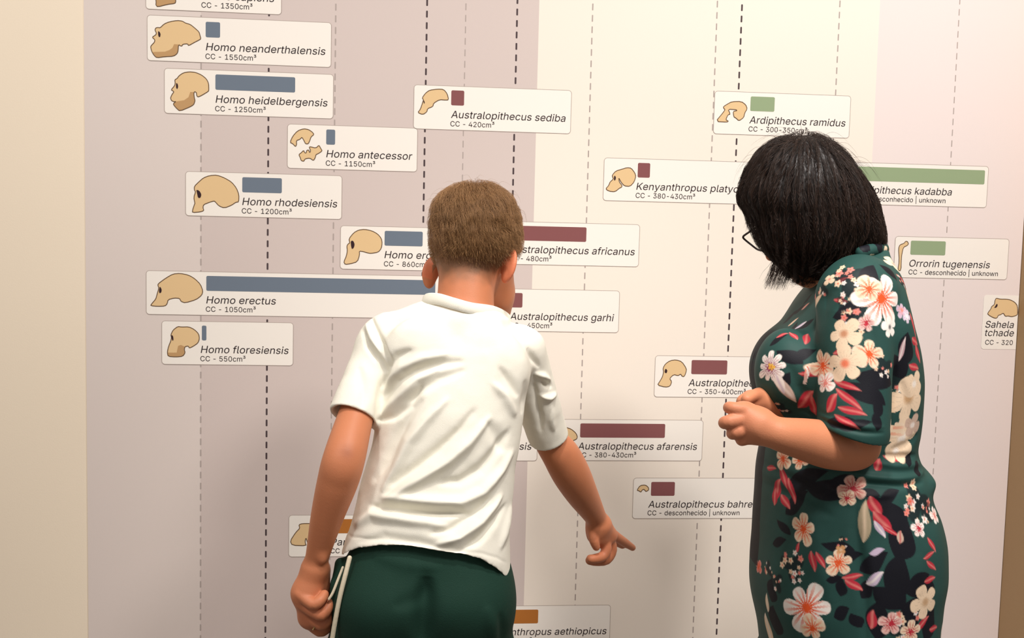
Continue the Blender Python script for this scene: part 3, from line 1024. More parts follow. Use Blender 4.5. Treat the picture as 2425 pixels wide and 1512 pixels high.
# legs and feet below the picture
zc = at(1000, 1540, -.735)
for s in (-1, 1):
    hx = zc[0] + s * .075
    p, r = curve_pts([(hx, -.735, .66), (hx + s * .005, -.735, .55), (hx + s * .008, -.725, .42), (hx + s * .008, -.745, .28), (hx + s * .008, -.74, .09)], (.076, .068, .050, .048, .034), 9)
    B.add(chain(p, r), .012)
    B.add(Cap((hx + s * .010, -.76, .035), (hx + s * .022, -.57, .025), .030, .024), .015)


def paint_boy(V, F, C):
    P = project(V)
    # close-cropped nape: the stubble thins out down the neck
    hair = np.array(lin((112, 88, 66)))
    d = V - hc
    f, u, r = d @ HR[1], d @ HR[2], d @ HR[0]
    t = np.clip((V[:, 2] - at(0, 662, -.70)[2]) / .038 + vnoise(V, 90) * .25, 0, 1) * (f < .005 + np.abs(r) * 0.0)
    near = np.clip(1 - (np.linalg.norm(d, axis=1) - .118) / .02, 0, 1)
    ears = (np.abs(r) > .074)
    t = np.where(ears, 0, t) * near
    C = C * (1 - .8 * t[:, None]) + hair * .8 * t[:, None]
    red = np.where(ears & (np.abs(f) < .035) & (u < .02) & (u > -.09), .55, 0)
    C = C * (1 - red[:, None]) + np.array(lin((232, 128, 92))) * red[:, None]
    lip = np.exp(-(((r / .02) ** 2 + ((u + .073) / .008) ** 2))) * (f > .075)
    C = C * (1 - .5 * lip[:, None]) + np.array(lin((190, 95, 88))) * .5 * lip[:, None]
    for s in (-1, 1):
        e = np.linalg.norm(V - hd(s * .030, .094, -.012), axis=1)
        C = np.where((e < .0085)[:, None], np.array(lin((235, 230, 222))), C)
        C = np.where((e < .0045)[:, None], np.array(lin((70, 50, 35))), C)
    for q, w in ((at(822, 1072, -.825), .012), (at(1352, 1078, -.56), .010)):      # darker spot on each elbow
        e = np.exp(-(np.linalg.norm(V - q, axis=1) / w) ** 2) * .45
        C = C * (1 - e[:, None]) + np.array(lin((150, 88, 66))) * e[:, None]
    e = np.exp(-np.linalg.norm(V - at(1420, 1290, -.36), axis=1) ** 2 / .05 ** 2) * .25 + np.exp(-np.linalg.norm(V - at(740, 1440, -.75), axis=1) ** 2 / .05 ** 2) * .25
    C = C * (1 - e[:, None]) + np.array(lin((202, 116, 94))) * e[:, None]          # rosier hands
    return C


boy, VB, FB = person('person', B, .0018, SKIN_B, paint_boy,
                     'boy with short brown hair, white t-shirt and green shorts pointing at the panel', [(hc, .15), (at(740, 1420, -.75), .07), (at(1440, 1285, -.35), .07)])

# t-shirt
M_shirt = mat('white_jersey', lin((243, 240, 226)), 0.85, 0.15, bump=0.35, bscale=700, var=0.02, vscale=60, stretch=(1, 1, 3))
T = Vol()
sl0, sl1 = at(890, 842, -.67), at(835, 990, -.738)
sr0, sr1 = at(1236, 832, -.62), at(1300, 1042, -.535)
T.add(Cap(sl0, sl1, .040, .0435), 0)
T.add(Cap(sr0, sr1, .044, .0395), 0)


def plane_cut(pt, n):
    n = np.array(n, float); n /= np.linalg.norm(n); pt = np.array(pt, float)
    return lambda p: -((p - pt) @ n)           # inside = beyond the plane


def near(f, c, r):
    c = np.array(c)
    return lambda p: np.maximum(f(p), np.linalg.norm(p - c, axis=1) - r)


for a, b, rr, arm in ((sl0, sl1, .0395, (847, 985, -.735)), (sr0, sr1, .0360, (1295, 1030, -.535))):
    ax = (b - a) / np.linalg.norm(b - a)
    end = a + (b - a) * .985 - ax * 0.0
    T.cut(near(plane_cut(end, ax), b + ax * .03, .075), .002)
    T.cut(Cap(end + ax * .02, end - ax * .055, rr, rr - .008), .002)
T.add(Loft(rows_px(T_ROWS), 2.2), .014)
T.add(Cap(at(1090, 782, -.665), at(922, 808, -.665), .056, .051), .03)
T.add(Cap(at(1100, 795, -.662), at(1216, 828, -.635), .050, .043), .03)
T.add(Ell(at(1075, 773, -.666), (.087, .064, .052)), .03)
T.add(Ell(at(985, 850, -.735), (.055, .030, .07)), .03)        # shoulder blades
T.add(Ell(at(1165, 865, -.725), (.055, .030, .07)), .03)
hz = [(780, 1326, -.745), (806, 1320, -.75), (826, 1311, -.79), (850, 1304, -.815), (900, 1299, -.838), (950, 1297, -.846), (1000, 1303, -.850), (1050, 1312, -.852), (1100, 1319, -.850), (1140, 1329, -.842), (1175, 1346, -.815), (1206, 1368, -.755), (1230, 1384, -.75)]
hzp = np.array([at(*q)[[0, 2]] for q in hz])
T.cut(lambda p: p[:, 2] - np.interp(p[:, 0], hzp[:, 0], hzp[:, 1]) - np.where(p[:, 1] > -.72, (p[:, 1] + .72) * .12, 0), .002)
T.cut(Loft(rows_px([(1290, 822, 1200, -.735, .112), (1330, 808, 1204, -.735, .119), (1420, 804, 1206, -.735, .125)], -.001, -.001)), .001)
T.cut(Cap(at(1100, 735, -.668), at(1106, 640, -.655), .052, .055), .002)         # neck hole
V, F = sculpt(T, .0025)
V, F = drop_small(V, F)
BACK = -.80
FL = [
    ([(915, 1188), (960, 1155), (1010, 1124), (1060, 1092), (1110, 1050), (1160, 995)], .011, .0085, BACK),
    ([(925, 1152), (985, 1108), (1045, 1062), (1090, 1020), (1125, 975)], .011, -.0065, BACK),
    ([(885, 1150), (915, 1100), (940, 1040), (962, 1000), (1000, 950)], .010, -.0070, BACK),
    ([(905, 1170), (940, 1110), (970, 1050), (1010, 1000), (1060, 950)], .010, .0060, BACK),
    ([(905, 1182), (960, 1180), (1030, 1184), (1090, 1186), (1140, 1166), (1190, 1120), (1216, 1082)], .011, .0080, BACK),
    ([(880, 1204), (940, 1203), (1000, 1204), (1050, 1206), (1110, 1210)], .009, -.0080, BACK),
    ([(1040, 1140), (1090, 1138), (1140, 1112), (1185, 1065), (1210, 1030)], .012, -.0065, BACK),
    ([(840, 1255), (880, 1222), (940, 1222), (1010, 1228), (1060, 1238)], .010, .0055, BACK),
    ([(1030, 1275), (1085, 1262), (1135, 1232), (1170, 1200), (1188, 1180)], .009, .0075, BACK),
    ([(1080, 1290), (1130, 1268), (1172, 1235), (1200, 1205)], .008, -.0060, BACK),
    ([(1020, 1250), (1070, 1240), (1120, 1212), (1160, 1180)], .008, -.0050, BACK),
    ([(850, 1285), (910, 1262), (990, 1268), (1060, 1282), (1110, 1296)], .009, -.0040, BACK),
    ([(895, 1012), (930, 996), (970, 965), (1000, 920)], .008, -.0060, BACK),
    ([(900, 1000), (945, 950), (985, 905), (1040, 880)], .009, .0050, BACK),
    ([(912, 950), (945, 905), (990, 878), (1050, 862), (1095, 858)], .010, -.0060, -.77),
    ([(912, 880), (940, 848), (975, 830)], .009, -.0055, -.77),
    ([(910, 915), (950, 872), (1000, 850), (1060, 842)], .009, .0040, -.77),
    ([(958, 958), (1000, 925), (1040, 900), (1100, 880)], .009, -.0045, -.78),
    ([(878, 757), (892, 785), (905, 815), (914, 850)], .006, -.0050, -.71),
    ([(858, 785), (874, 822), (898, 852), (908, 880)], .006, -.0050, -.71),
    ([(866, 772), (882, 805), (904, 835)], .006, .0035, -.71),
    ([(904, 812), (916, 845), (914, 880), (905, 920)], .007, -.0060, -.73),
    ([(902, 850), (905, 900), (898, 950), (893, 1000)], .007, -.0030, -.74),
    ([(850, 870), (862, 920), (860, 960)], .010, -.0030, -.73),
    ([(1236, 890), (1236, 925), (1230, 970)], .008, -.0030, -.68),
    ([(1180, 870), (1205, 905), (1228, 940)], .010, -.0045, -.75),
    ([(1165, 905), (1195, 935), (1220, 985)], .010, .0040, -.75),
    ([(1282, 900), (1296, 912), (1308, 918)], .006, -.0050, -.62),
    ([(1262, 880), (1285, 890), (1305, 905)], .006, .0050, -.63),
    ([(1275, 935), (1298, 942), (1318, 935)], .007, .0055, -.61),
    ([(1262, 905), (1272, 950), (1282, 990), (1286, 1030)], .008, -.0050, -.62),
    ([(1300, 955), (1302, 990), (1310, 1020)], .008, .0035, -.58),
    ([(1245, 820), (1262, 850), (1278, 872)], .007, -.0040, -.66),
    ([(1150, 1000), (1180, 1040), (1200, 1080)], .012, -.0035, BACK),
    ([(1215, 1215), (1200, 1260), (1185, 1300)], .009, .0040, BACK),
    ([(808, 1290), (850, 1276), (900, 1268), (950, 1267), (1000, 1272), (1050, 1281), (1100, 1290), (1140, 1299), (1175, 1315), (1202, 1338)], .0028, -.0016, BACK),
]
V = folds(V, F, [(p, w * .86, a * (1.75 if a > 0 else 1.6), y) for p, w, a, y in FL])
N = normals(V, F)
V = V + N * (vnoise(V @ np.array([[1, 0, .6], [0, 1, 0], [-.5, 0, 1]]), 26)[:, None] * .0011 + vnoise(V, 70)[:, None] * .0004)
V = relax(V, F, .5)
hm = np.clip(1.3 - np.abs(V[:, 2] - np.interp(V[:, 0], hzp[:, 0], hzp[:, 1])) / .010, 0, 1)[:, None]
for _ in range(7):
    V = V * (1 - hm) + relax(V, F, .6) * hm
me = raw_mesh('t_shirt', V, F, True)
shirt = link('t_shirt', me, M_shirt, boy)
# ribbed neckband
rim = [(1206, 747, -.612), (1172, 727, -.682), (1117, 718, -.718), (1077, 707, -.718), (1037, 696, -.702), (1008, 698, -.675), (1005, 715, -.640), (1030, 745, -.600), (1080, 775, -.580), (1150, 780, -.572), (1195, 765, -.585)]
cp = [at(*q) for q in rim]
cv = []
n = len(cp)
for i in range(n):
    p0, p1, p2, p3 = cp[i - 1], cp[i], cp[(i + 1) % n], cp[(i + 2) % n]
    for t in np.linspace(0, 1, 10, endpoint=False):
        cv.append(0.5 * ((2 * p1) + (-p0 + p2) * t + (2 * p0 - 5 * p1 + 4 * p2 - p3) * t * t + (-p0 + 3 * p1 - 3 * p2 + p3) * t ** 3))
cv = np.array(cv)
ctr = cv.mean(0)
out = cv - ctr; out[:, 2] = 0; out /= np.linalg.norm(out, axis=1)[:, None]
VV, FF = [], []
prof = [(-.0015, .0), (.0002, .0010), (.0018, -.0003), (.0042, -.009), (.0066, -.0185), (.0050, -.0195), (.0018, -.012), (-.0012, -.006)]
for c, o_ in zip(cv, out):
    for a, b in prof: VV.append(c + o_ * a + np.array([0, 0, b]))
m_, k_ = len(cv), len(prof)
for i in range(m_):
    for j in range(k_):
        FF.append([i * k_ + j, i * k_ + (j + 1) % k_, ((i + 1) % m_) * k_ + (j + 1) % k_, ((i + 1) % m_) * k_ + j])
link('neckband', raw_mesh('neckband', VV, FF, True), M_shirt, shirt)

# shorts
M_shorts = mat('dark_green_jersey', lin((27, 58, 47)), 0.75, 0.2, bump=0.3, bscale=600, var=0.06, vscale=90)
M_trim = mat('cream_piping', lin((226, 214, 188)), 0.8, 0.15)
S = Vol()
S.add(Loft(rows_px(S_ROWS), 2.3))
for cx in (915, 1098):
    S.add(Ell(at(cx, 1420, -.745), (.085, .098, .090)), .04)
for s in (-1, 1):
    hx = zc[0] + s * .082
    S.add(Cap((hx, -.735, .62), (hx + s * .012, -.735, .43), .096, .092), .03)
    S.cut(Cap((hx + s * .012, -.735, .30), (hx + s * .011, -.735, .46), .084, .078), .002)
S.cut(lambda p: p[:, 2] - .40, .002)
S.add(Cap(at(806, 1335, -.745), at(795, 1385, -.752), .010, .008), .012)         # cloth pinched by the hand
S.add(Cap(at(795, 1385, -.752), at(783, 1425, -.762), .007, .004), .010)
V, F = sculpt(S, .003)
V, F = drop_small(V, F)
V = folds(V, F, [([(1010, 1375), (1008, 1420), (1004, 1470), (1000, 1540)], .018, -.018, -.86),
                 ([(930, 1440), (985, 1425), (1020, 1395)], .014, -.004, -.86), ([(1150, 1430), (1165, 1480), (1172, 1530)], .012, .005, -.83),
                 ([(1180, 1440), (1188, 1490), (1190, 1530)], .008, -.004, -.80), ([(880, 1330), (960, 1345), (1040, 1352)], .012, .003, -.85)])
shorts = link('shorts', raw_mesh('shorts', V, F, True), M_shorts, boy)


def ribbon(name, pts, w, t, mt, parent):
    v = Vol()
    p, r = curve_pts([at(*q) for q in pts], [w] * len(pts), 4)
    for a, b in zip(p[:-1], p[1:]): v.ops.append(('u', Cap(a, b, w), 0))
    V, F = sculpt(v, t, smooth=2)
    return link(name, raw_mesh(name, V, F, True), mt, parent)


ribbon('side_piping', [(828, 1322, -.800), (818, 1362, -.806), (806, 1410, -.808), (796, 1460, -.806), (786, 1520, -.800), (780, 1580, -.795)], .0042, .0014, M_trim, shorts)
ribbon('side_piping', [(812, 1345, -.765), (800, 1375, -.770), (788, 1405, -.775), (779, 1420, -.777)], .0026, .001, M_trim, shorts)
ribbon('side_piping', [(1203, 1368, -.74), (1207, 1420, -.742), (1207.5, 1470, -.742), (1206, 1530, -.74), (1206, 1580, -.74)], .0022, .001, M_trim, shorts)
for s in (-1, 1):
    hx = zc[0] + s * .075
    v = Vol()
    v.add(Cap((hx + s * .010, -.765, .040), (hx + s * .022, -.565, .032), .040, .034), .01)
    v.add(Cap((hx + s * .009, -.745, .06), (hx + s * .009, -.745, .10), .042, .042), .02)
    v.cut(lambda p: p[:, 2] - .002, .001)
    v.cut(lambda p: .115 - p[:, 2], .001)
    V, F = sculpt(v, .004)
    link('sneaker', raw_mesh('sneaker', V, F, True), M_trim, boy)

# small glint of a metal ring on the curled finger
M_gold = mat('gold', (0.95, 0.62, 0.30), 0.2, 0.5, metal=1.0)
bm = bmesh.new()
rc, rd = at(751, 1478, -.752), (at(760, 1478, -.757) - at(722, 1452, -.750))
rd /= np.linalg.norm(rd)
u_ = np.cross(rd, (0, 0, 1.0)); u_ /= np.linalg.norm(u_); w_ = np.cross(rd, u_)
ringv = []
for i in range(32):
    a = 2 * math.pi * i / 32
    for j in range(8):
        b = 2 * math.pi * j / 8
        ringv.append(bm.verts.new(rc + (u_ * math.cos(a) + w_ * math.sin(a)) * (.0122 + .0012 * math.cos(b)) + rd * .0018 * math.sin(b)))
for i in range(32):
    for j in range(8):
        bm.faces.new([ringv[i * 8 + j], ringv[i * 8 + (j + 1) % 8], ringv[((i + 1) % 32) * 8 + (j + 1) % 8], ringv[((i + 1) % 32) * 8 + j]])
bmesh.ops.recalc_face_normals(bm, faces=bm.faces[:])
me = bpy.data.meshes.new('finger_ring'); bm.to_mesh(me); bm.free()
link('finger_ring', me, M_gold, boy)

# hair: clipped sides, longer tousled top
HP = [(1019, 520), (1022, 494), (1033, 472), (1056, 452), (1086, 440), (1120, 433), (1152, 435), (1182, 447), (1206, 464), (1222, 492), (1231, 520), (1236, 560), (1233, 598), (1222, 618),
      (1196, 636), (1160, 648), (1120, 652), (1080, 648), (1045, 636), (1023, 612), (1017, 565)]
HP = [(1127 + (x - 1127) * .945, 545 + (y - 545) * .98) for x, y in HP]
hv = Outline(xz(HP, -.612), -.612, .100, c=at(1127, 545, -.612)[[0, 2]], n=2.2)
HV = Vol()
HV.add(hv)
HV.cut(Ell(hd(0, .115, -.030), (.082, .075, .085), HR), .01)
HV.cut(Ell(hd(.085, .03, -.05), (.03, .04, .04), HR), .01)
HV.cut(Ell(hd(-.085, .03, -.05), (.03, .04, .04), HR), .01)
zt_, zb_ = at(0, 575, -.71)[2], at(0, 655, -.68)[2]
HV.cut(lambda p: p[:, 1] - np.interp(p[:, 2], [zb_ - .03, zb_, zt_, zt_ + .02], [-.672, -.690, -.714, -.77]), .01)
V, F = sculpt(HV, .0025)
N = normals(V, F)
t = np.clip((V[:, 2] - at(0, 520, -.7)[2]) / .05, 0, 1)
st = V @ np.array([[1, 0, 0.3], [0, 1, 0], [.2, 0, .35]])
V = V - N * .0045 + N * (vnoise(st, 60) * (.0015 + .003 * t) + vnoise(st, 150) * .0015)[:, None]
M_bh = mat('brown_hair', lin((124, 92, 60)), 0.7, 0.25, bump=0.6, bscale=420, var=0.25, vscale=110, stretch=(1, 1, .35))
bh = link('hair', raw_mesh('hair', V, F, True), M_bh, boy)
rg = np.random.default_rng(3)
top = hd(.0, -.035, .085)


def comb_boy(p):
    d = p - top
    d = d - HR[2] * 0
    g = d / (np.linalg.norm(d, axis=1)[:, None] + .02)
    g[:, 2] -= .55 * np.clip((top[2] - p[:, 2]) / .06, 0, 1.5)
    sw = np.cross(np.array([0, 0, 1.0]), d); sw /= np.linalg.norm(sw, axis=1)[:, None] + .02
    g = g + .35 * sw
    return g / (np.linalg.norm(g, axis=1)[:, None] + 1e-9)


i = rg.choice(len(V), 22000)
R0 = V[i] + rg.normal(0, .0012, (len(i), 3))
hgt = np.clip((R0[:, 2] - at(0, 600, -.7)[2]) / (at(0, 450, -.7)[2] - at(0, 600, -.7)[2]), 0, 1)
nap = np.clip((R0[:, 2] - at(0, 650, -.7)[2]) / .05, .25, 1)
ln = (.0016 + .0034 * hgt ** 1.5) * nap
M_bs = hair_mat('brown_strands', lin((112, 82, 52)), lin((176, 134, 90)), 0.5, 0.35)
strands('hair_strands', R0, comb_boy(R0) + N[i] * .5 + rg.normal(0, .25, R0.shape), None, 7, None, .00017, M_bs, bh, lift=.008, jit=.18, seed=4, lens=ln, follow=comb_boy, surf=lambda p: HV(p) - .0030 * vnoise(p, 75) * np.clip((p[:, 2] - zt_) / .04, .2, 1))
k = np.where((hgt[:] > .85))[0][:120]
strands('hair_strands', R0[k], N[i][k] * .8 + comb_boy(R0[k]) * .6, None, 9, None, .00014, M_bs, bh, jit=.10, seed=5, lens=np.full(len(k), .0045), follow=comb_boy, surf=lambda p: hv(p) * .6, lift=.012)
# ------------------------------------------------------------------ the woman
WY = -.745
D_ROWS = [(592, 2042, 2092, -.73, .050), (612, 2008, 2108, -.735, .070), (640, 1955, 2124, -.74, .105), (680, 1915, 2142, -.745, .140), (720, 1884, 2156, -.745, .165), (770, 1852, 2168, -.745, .175),
          (820, 1814, 2178, -.745, .172), (870, 1794, 2185, -.745, .168), (920, 1797, 2187, -.745, .163), (965, 1806, 2184, -.745, .158), (1010, 1810, 2179, -.745, .153), (1055, 1801, 2174, -.745, .152),
          (1085, 1796, 2184, -.745, .156), (1120, 1791, 2204, -.745, .165), (1160, 1788, 2208, -.745, .172), (1210, 1786, 2229, -.745, .180), (1270, 1782, 2243, -.745, .186), (1330, 1778, 2243, -.745, .188),
          (1400, 1777, 2234, -.745, .188), (1512, 1796, 2222, -.745, .186), (1640, 1800, 2216, -.745, .184)]
wyaw, wpit = math.radians(-52), math.radians(30)
wf = np.array([math.sin(wyaw) * math.cos(wpit), math.cos(wyaw) * math.cos(wpit), -math.sin(wpit)])
WR = axes(wf, (0, 0, 1))
wc = at(1925, 490, -.705)


def wh(r, f, u):
    return wc + WR[0] * r + WR[1] * f + WR[2] * u


W = Vol()
W.add(Loft(rows_px([r for r in D_ROWS if r[0] >= 680], -.014, -.014)))
W.add(Cap(at(2025, 715, -.85), at(2010, 715, -.64), .045, .045), .03)
W.add(Cap(at(2030, 690, -.745), at(1965, 560, -.715), .056, .052), .03)
W.add(Ell(wc, (.076, .094, .100), WR), .02)
W.add(Ell(wh(0, .030, -.050), (.060, .068, .066), WR), .02)
W.add(Ell(wh(0, .062, -.092), (.028, .026, .020), WR), .02)
W.add(Cap(wh(0, .094, -.010), wh(0, .110, -.042), .006, .0105), .01)
W.add(Ell(wh(0, .090, -.068), (.022, .010, .006), WR), .004)
W.add(Ell(wh(0, .087, -.079), (.019, .010, .007), WR), .004)
for s in (-1, 1):
    W.cut(Ell(wh(s * .031, .099, -.010), (.017, .012, .011), WR), .012)
    W.add(Ell(wh(s * .031, .083, -.012), (.013, .012, .012), WR), .001)
    W.add(Ell(wh(s * .032, .090, .012), (.020, .008, .004), WR), .008)
    W.add(Ell(wh(s * .077, -.004, -.034), (.006, .017, .028), WR), .008)
W.add(Ell(at(1912, 638, -.70), (.026, .034, .032)), .02)
# left arm (towards us), forearm folded across the front
pts, rad = curve_pts([at(2024, 700, -.875), at(2022, 850, -.905), at(2022, 1000, -.910), at(2030, 1058, -.905), at(1970, 1055, -.908), at(1908, 1042, -.928), at(1848, 1029, -.957), at(1806, 1014, -.955), at(1785, 1006, -.953)],
                     [.040, .038, .038, .0375, .0405, .0350, .0275, .0245, .0255], 8)
W.add(chain(pts, rad), .012)
W.add([Cap(at(1795, 1000, -.952), at(1762, 978, -.948), .0235, .0170), Cap(at(1795, 1016, -.952), at(1768, 1028, -.945), .0245, .0170), Cap(at(1790, 1008, -.945), at(1760, 1004, -.938), .0250, .0190)], .014)
for q, rr in (([(1762, 972, -.952), (1738, 968, -.955), (1727, 966, -.945), (1730, 968, -.920), (1748, 978, -.905)], (.0135, .0105, .0100, .0092, .0080)),
              ([(1758, 992, -.955), (1728, 999, -.960), (1716, 1002, -.950), (1720, 1003, -.925), (1738, 1003, -.908)], (.0135, .0112, .0104, .0095, .0084)),
              ([(1760, 1016, -.955), (1743, 1024, -.958), (1735, 1027, -.945), (1740, 1025, -.920), (1752, 1022, -.908)], (.0135, .0115, .0105, .0095, .0084)),
              ([(1770, 1034, -.952), (1759, 1042, -.950), (1755, 1042, -.938), (1760, 1038, -.920)], (.0120, .0102, .0092, .0080)),
              ([(1792, 985, -.935), (1768, 968, -.918), (1748, 968, -.905), (1738, 976, -.900)], (.0140, .0120, .0108, .0090))):
    p, r = curve_pts([at(*v) for v in q], rr, 3)
    W.add(chain(p, r), .0024)
# right arm behind, its hand meeting the left one
pts, rad = curve_pts([at(2000, 705, -.62), at(1975, 850, -.585), at(1950, 985, -.580), at(1900, 985, -.66), at(1835, 965, -.80), at(1805, 952, -0.820)], [.052, .046, .040, .037, .026, .0225], 8)
W.add(chain(pts, rad), .012)
W.add(Cap(at(1800, 950, -0.827), at(1778, 950, -0.850), .0215, .0190), .012)
for q, rr in (([(1783, 941, -0.848), (1768, 944, -0.860), (1757, 951, -0.863), (1755, 962, -0.860)], (.0115, .0108, .0098, .0085)),
              ([(1780, 952, -0.843), (1762, 958, -0.855), (1752, 968, -0.855)], (.0115, .0102, .0088)),
              ([(1782, 963, -0.835), (1764, 972, -0.847), (1754, 982, -0.847)], (.0112, .0100, .0086)),
              ([(1786, 974, -0.830), (1770, 984, -0.840), (1762, 992, -0.840)], (.0105, .0092, .0080)),
              ([(1795, 940, -0.845), (1782, 938, -0.867), (1768, 946, -0.880)], (.0120, .0108, .0092))):
    p, r = curve_pts([at(*v) for v in q], rr, 3)
    W.add(chain(p, r), .0024)
for s in (-1, 1):
    lx, ly = at(2005, 1512, WY)[0], WY + s * .085
    p, r = curve_pts([(lx, ly, .72), (lx, ly, .55), (lx, ly, .44), (lx + .012, ly, .30), (lx + .005, ly, .08)], (.085, .072, .054, .052, .034), 9)
    W.add(chain(p, r), .012)
    W.add(Cap((lx + .02, ly, .035), (lx - .17, ly, .022), .030, .022), .015)


def paint_woman(V, F, C):
    d = V - wc
    for s in (-1, 1):
        e = np.linalg.norm(V - wh(s * .031, .095, -.012), axis=1)
        C = np.where((e < .0085)[:, None], np.array(lin((235, 230, 222))), C)
        C = np.where((e < .0045)[:, None], np.array(lin((45, 32, 25))), C)
        b = np.exp(-((((d @ WR[0]) - s * .032) / .02) ** 2 + ((d @ WR[2] - .014) / .004) ** 2)) * (d @ WR[1] > .07)
        C = C * (1 - .8 * b[:, None]) + np.array(lin((40, 28, 22))) * .8 * b[:, None]
    lip = np.exp(-((((d @ WR[0]) / .022) ** 2 + ((d @ WR[2] + .073) / .008) ** 2))) * (d @ WR[1] > .075)
    C = C * (1 - .6 * lip[:, None]) + np.array(lin((185, 85, 82))) * .6 * lip[:, None]
    e = np.exp(-np.linalg.norm(V - at(1745, 1000, -.95), axis=1) ** 2 / .035 ** 2) * .3
    return C * (1 - e[:, None]) + np.array(lin((214, 128, 102))) * e[:, None]


woman, VWm, FWm = person('person', W, .0019, SKIN_W, paint_woman, 'woman with a dark bob and glasses in a green floral dress, hands clasped', [(wc, .15), (at(1755, 1000, -.93), .075)])

# dress
DR = Vol()
ll0, ll1 = at(2026, 712, -.872), at(2021, 1022, -.922)
rr0, rr1 = at(2000, 712, -.62), at(1958, 985, -.582)
for a, b in ((ll0, ll1), (rr0, rr1)):
    DR.add(Cap(a, b, .064, .0585), .02)
cn = np.array([-.24, .16, -1.0])
DR.cut(near(plane_cut(at(2020, 1046, -.978), cn), at(2015, 1085, -.93), .105), .002)
axr = (rr1 - rr0) / np.linalg.norm(rr1 - rr0)
DR.cut(near(plane_cut(rr1, axr), rr1 + axr * .04, .09), .002)
DR.cut(Cap(at(2022, 1060, -.926), at(2022, 975, -.918), .0515, .044), .003)
DR.cut(Cap(rr1 + axr * .02, rr1 - axr * .06, .054, .048), .002)
DR.add(Loft(rows_px(D_ROWS), 2.25), .012)
DR.add(Ell(at(2146, 1118, -.75), (.018, .10, .016)), .018)
DR.add(Cap(at(2035, 690, -.845), at(2035, 690, -.645), .062, .062), .03)
DR.add(Ell(at(1864, 880, -.815), (.055, .065, .075)), .03)
DR.add(Ell(at(1850, 880, -.670), (.055, .065, .075)), .03)
zb = .52
lx = at(2010, 1640, WY)[0]
DR.add(Loft([(zb - .02, lx, WY, .160, .188), (.60, lx, WY, .156, .186), (at(0, 1600, WY)[2], at(2008, 1600, WY)[0], WY, .155, .184)], 2.2), .02)
DR.cut(lambda p: p[:, 2] - zb, .002)
DR.cut(Loft([(zb - .05, lx, WY, .140, .166), (.58, lx, WY, .134, .160), (.64, lx, WY, .08, .10)], 2.2), .002)
V, F = sculpt(DR, .0018, smooth=3)
V, F = drop_small(V, F)
WFL = [
    ([(1990, 1112), (2050, 1124), (2110, 1130), (2165, 1130), (2206, 1128)], .007, .0060, -.88), ([(2050, 1090), (2110, 1100), (2165, 1104), (2200, 1108)], .007, .0045, -.88),
    ([(2000, 1140), (2060, 1146), (2130, 1150), (2200, 1152)], .006, -.0050, -.90), ([(2080, 1075), (2130, 1080), (2180, 1084)], .006, -.0045, -.88),
    ([(1985, 1170), (2050, 1180), (2120, 1178)], .007, .0030, -.92),
    ([(1945, 880), (1932, 930), (1930, 975)], .008, -.006, -.93), ([(2100, 860), (2098, 930), (2092, 1010)], .008, -.007, -.88),
    ([(1955, 1000), (1990, 1014), (2040, 1022), (2092, 1026)], .004, -.0035, -.97), ([(1950, 990), (1990, 1002), (2040, 1010), (2096, 1012)], .004, .0020, -.97),
    ([(1985, 640), (1940, 690), (1905, 745), (1880, 800)], .010, -.004, -.86), ([(1975, 680), (1945, 730), (1930, 790)], .012, -.005, -.90),
    ([(2045, 650), (2010, 690), (1985, 740)], .010, -.0035, -.92), ([(1970, 830), (1990, 900), (2010, 950)], .012, -.003, -.97),
    ([(2060, 760), (2075, 830), (2080, 900)], .010, -.003, -.95), ([(1880, 870), (1900, 920), (1925, 950)], .012, -.004, -.90),
    ([(1850, 960), (1900, 975), (1930, 970)], .010, -.004, -.88), ([(1840, 1120), (1900, 1150), (1960, 1190)], .012, -.005, -.91),
    ([(1830, 1180), (1900, 1200), (1980, 1230)], .012, -.004, -.92), ([(1880, 1140), (1960, 1150), (2030, 1200)], .012, .004, -.92),
    ([(2040, 1180), (2035, 1260), (2042, 1340), (2050, 1440), (2050, 1540)], .010, -.006, -.93), ([(2065, 1190), (2062, 1300), (2075, 1420)], .012, .003, -.93),
    ([(1850, 1250), (1846, 1350), (1850, 1450)], .012, -.004, -.91), ([(1815, 1090), (1806, 1200), (1798, 1320), (1802, 1440), (1815, 1530)], .006, -.005, -.86),
    ([(1950, 1240), (1960, 1340), (1980, 1440)], .014, .003, -.93), ([(2150, 1200), (2170, 1300), (2160, 1400)], .014, .003, -.90),
    ([(2120, 900), (2140, 960), (2150, 1040)], .010, -.004, -.88), ([(2095, 1060), (2140, 1050), (2175, 1030)], .008, -.004, -.87),
]
V = folds(V, F, WFL)
N = normals(V, F)
V = V + N * (vnoise(V, 22)[:, None] * .0012)
V = relax(V, F, .5)
N = normals(V, F)
PXd = project(V)

# woven-in flower print
GREEN, NAVY = np.array(lin((38, 74, 69))), np.array(lin((17, 18, 27)))
CREAM, WHITE, ORANGE, PINK, RED, MAUVE = [np.array(lin(c)) for c in ((238, 212, 182), (246, 238, 230), (228, 88, 40), (226, 138, 128), (186, 46, 62), (196, 178, 200))]
wv = V + .02 * np.stack([vnoise(V, 14), vnoise(V, 14, 9.1), vnoise(V, 14, 3.7)], 1)
nz = vnoise(wv, 16) + .6 * vnoise(wv, 34)
C = np.tile(GREEN, (len(V), 1))


def mixin(C, idx, col, a):
    C[idx] = C[idx] * (1 - a[:, None]) + col * a[:, None]


facing = ((CAM - V) * N).sum(1) > 0


def frame_at(px, py):
    d = np.hypot(PXd[:, 0] - px, PXd[:, 1] - py) + np.where(facing, 0, 1e6)
    k = np.where(d < max(5.0, d.min() + 3))[0]
    i = k[np.argmin(np.linalg.norm(V[k] - CAM, axis=1))]
    return i


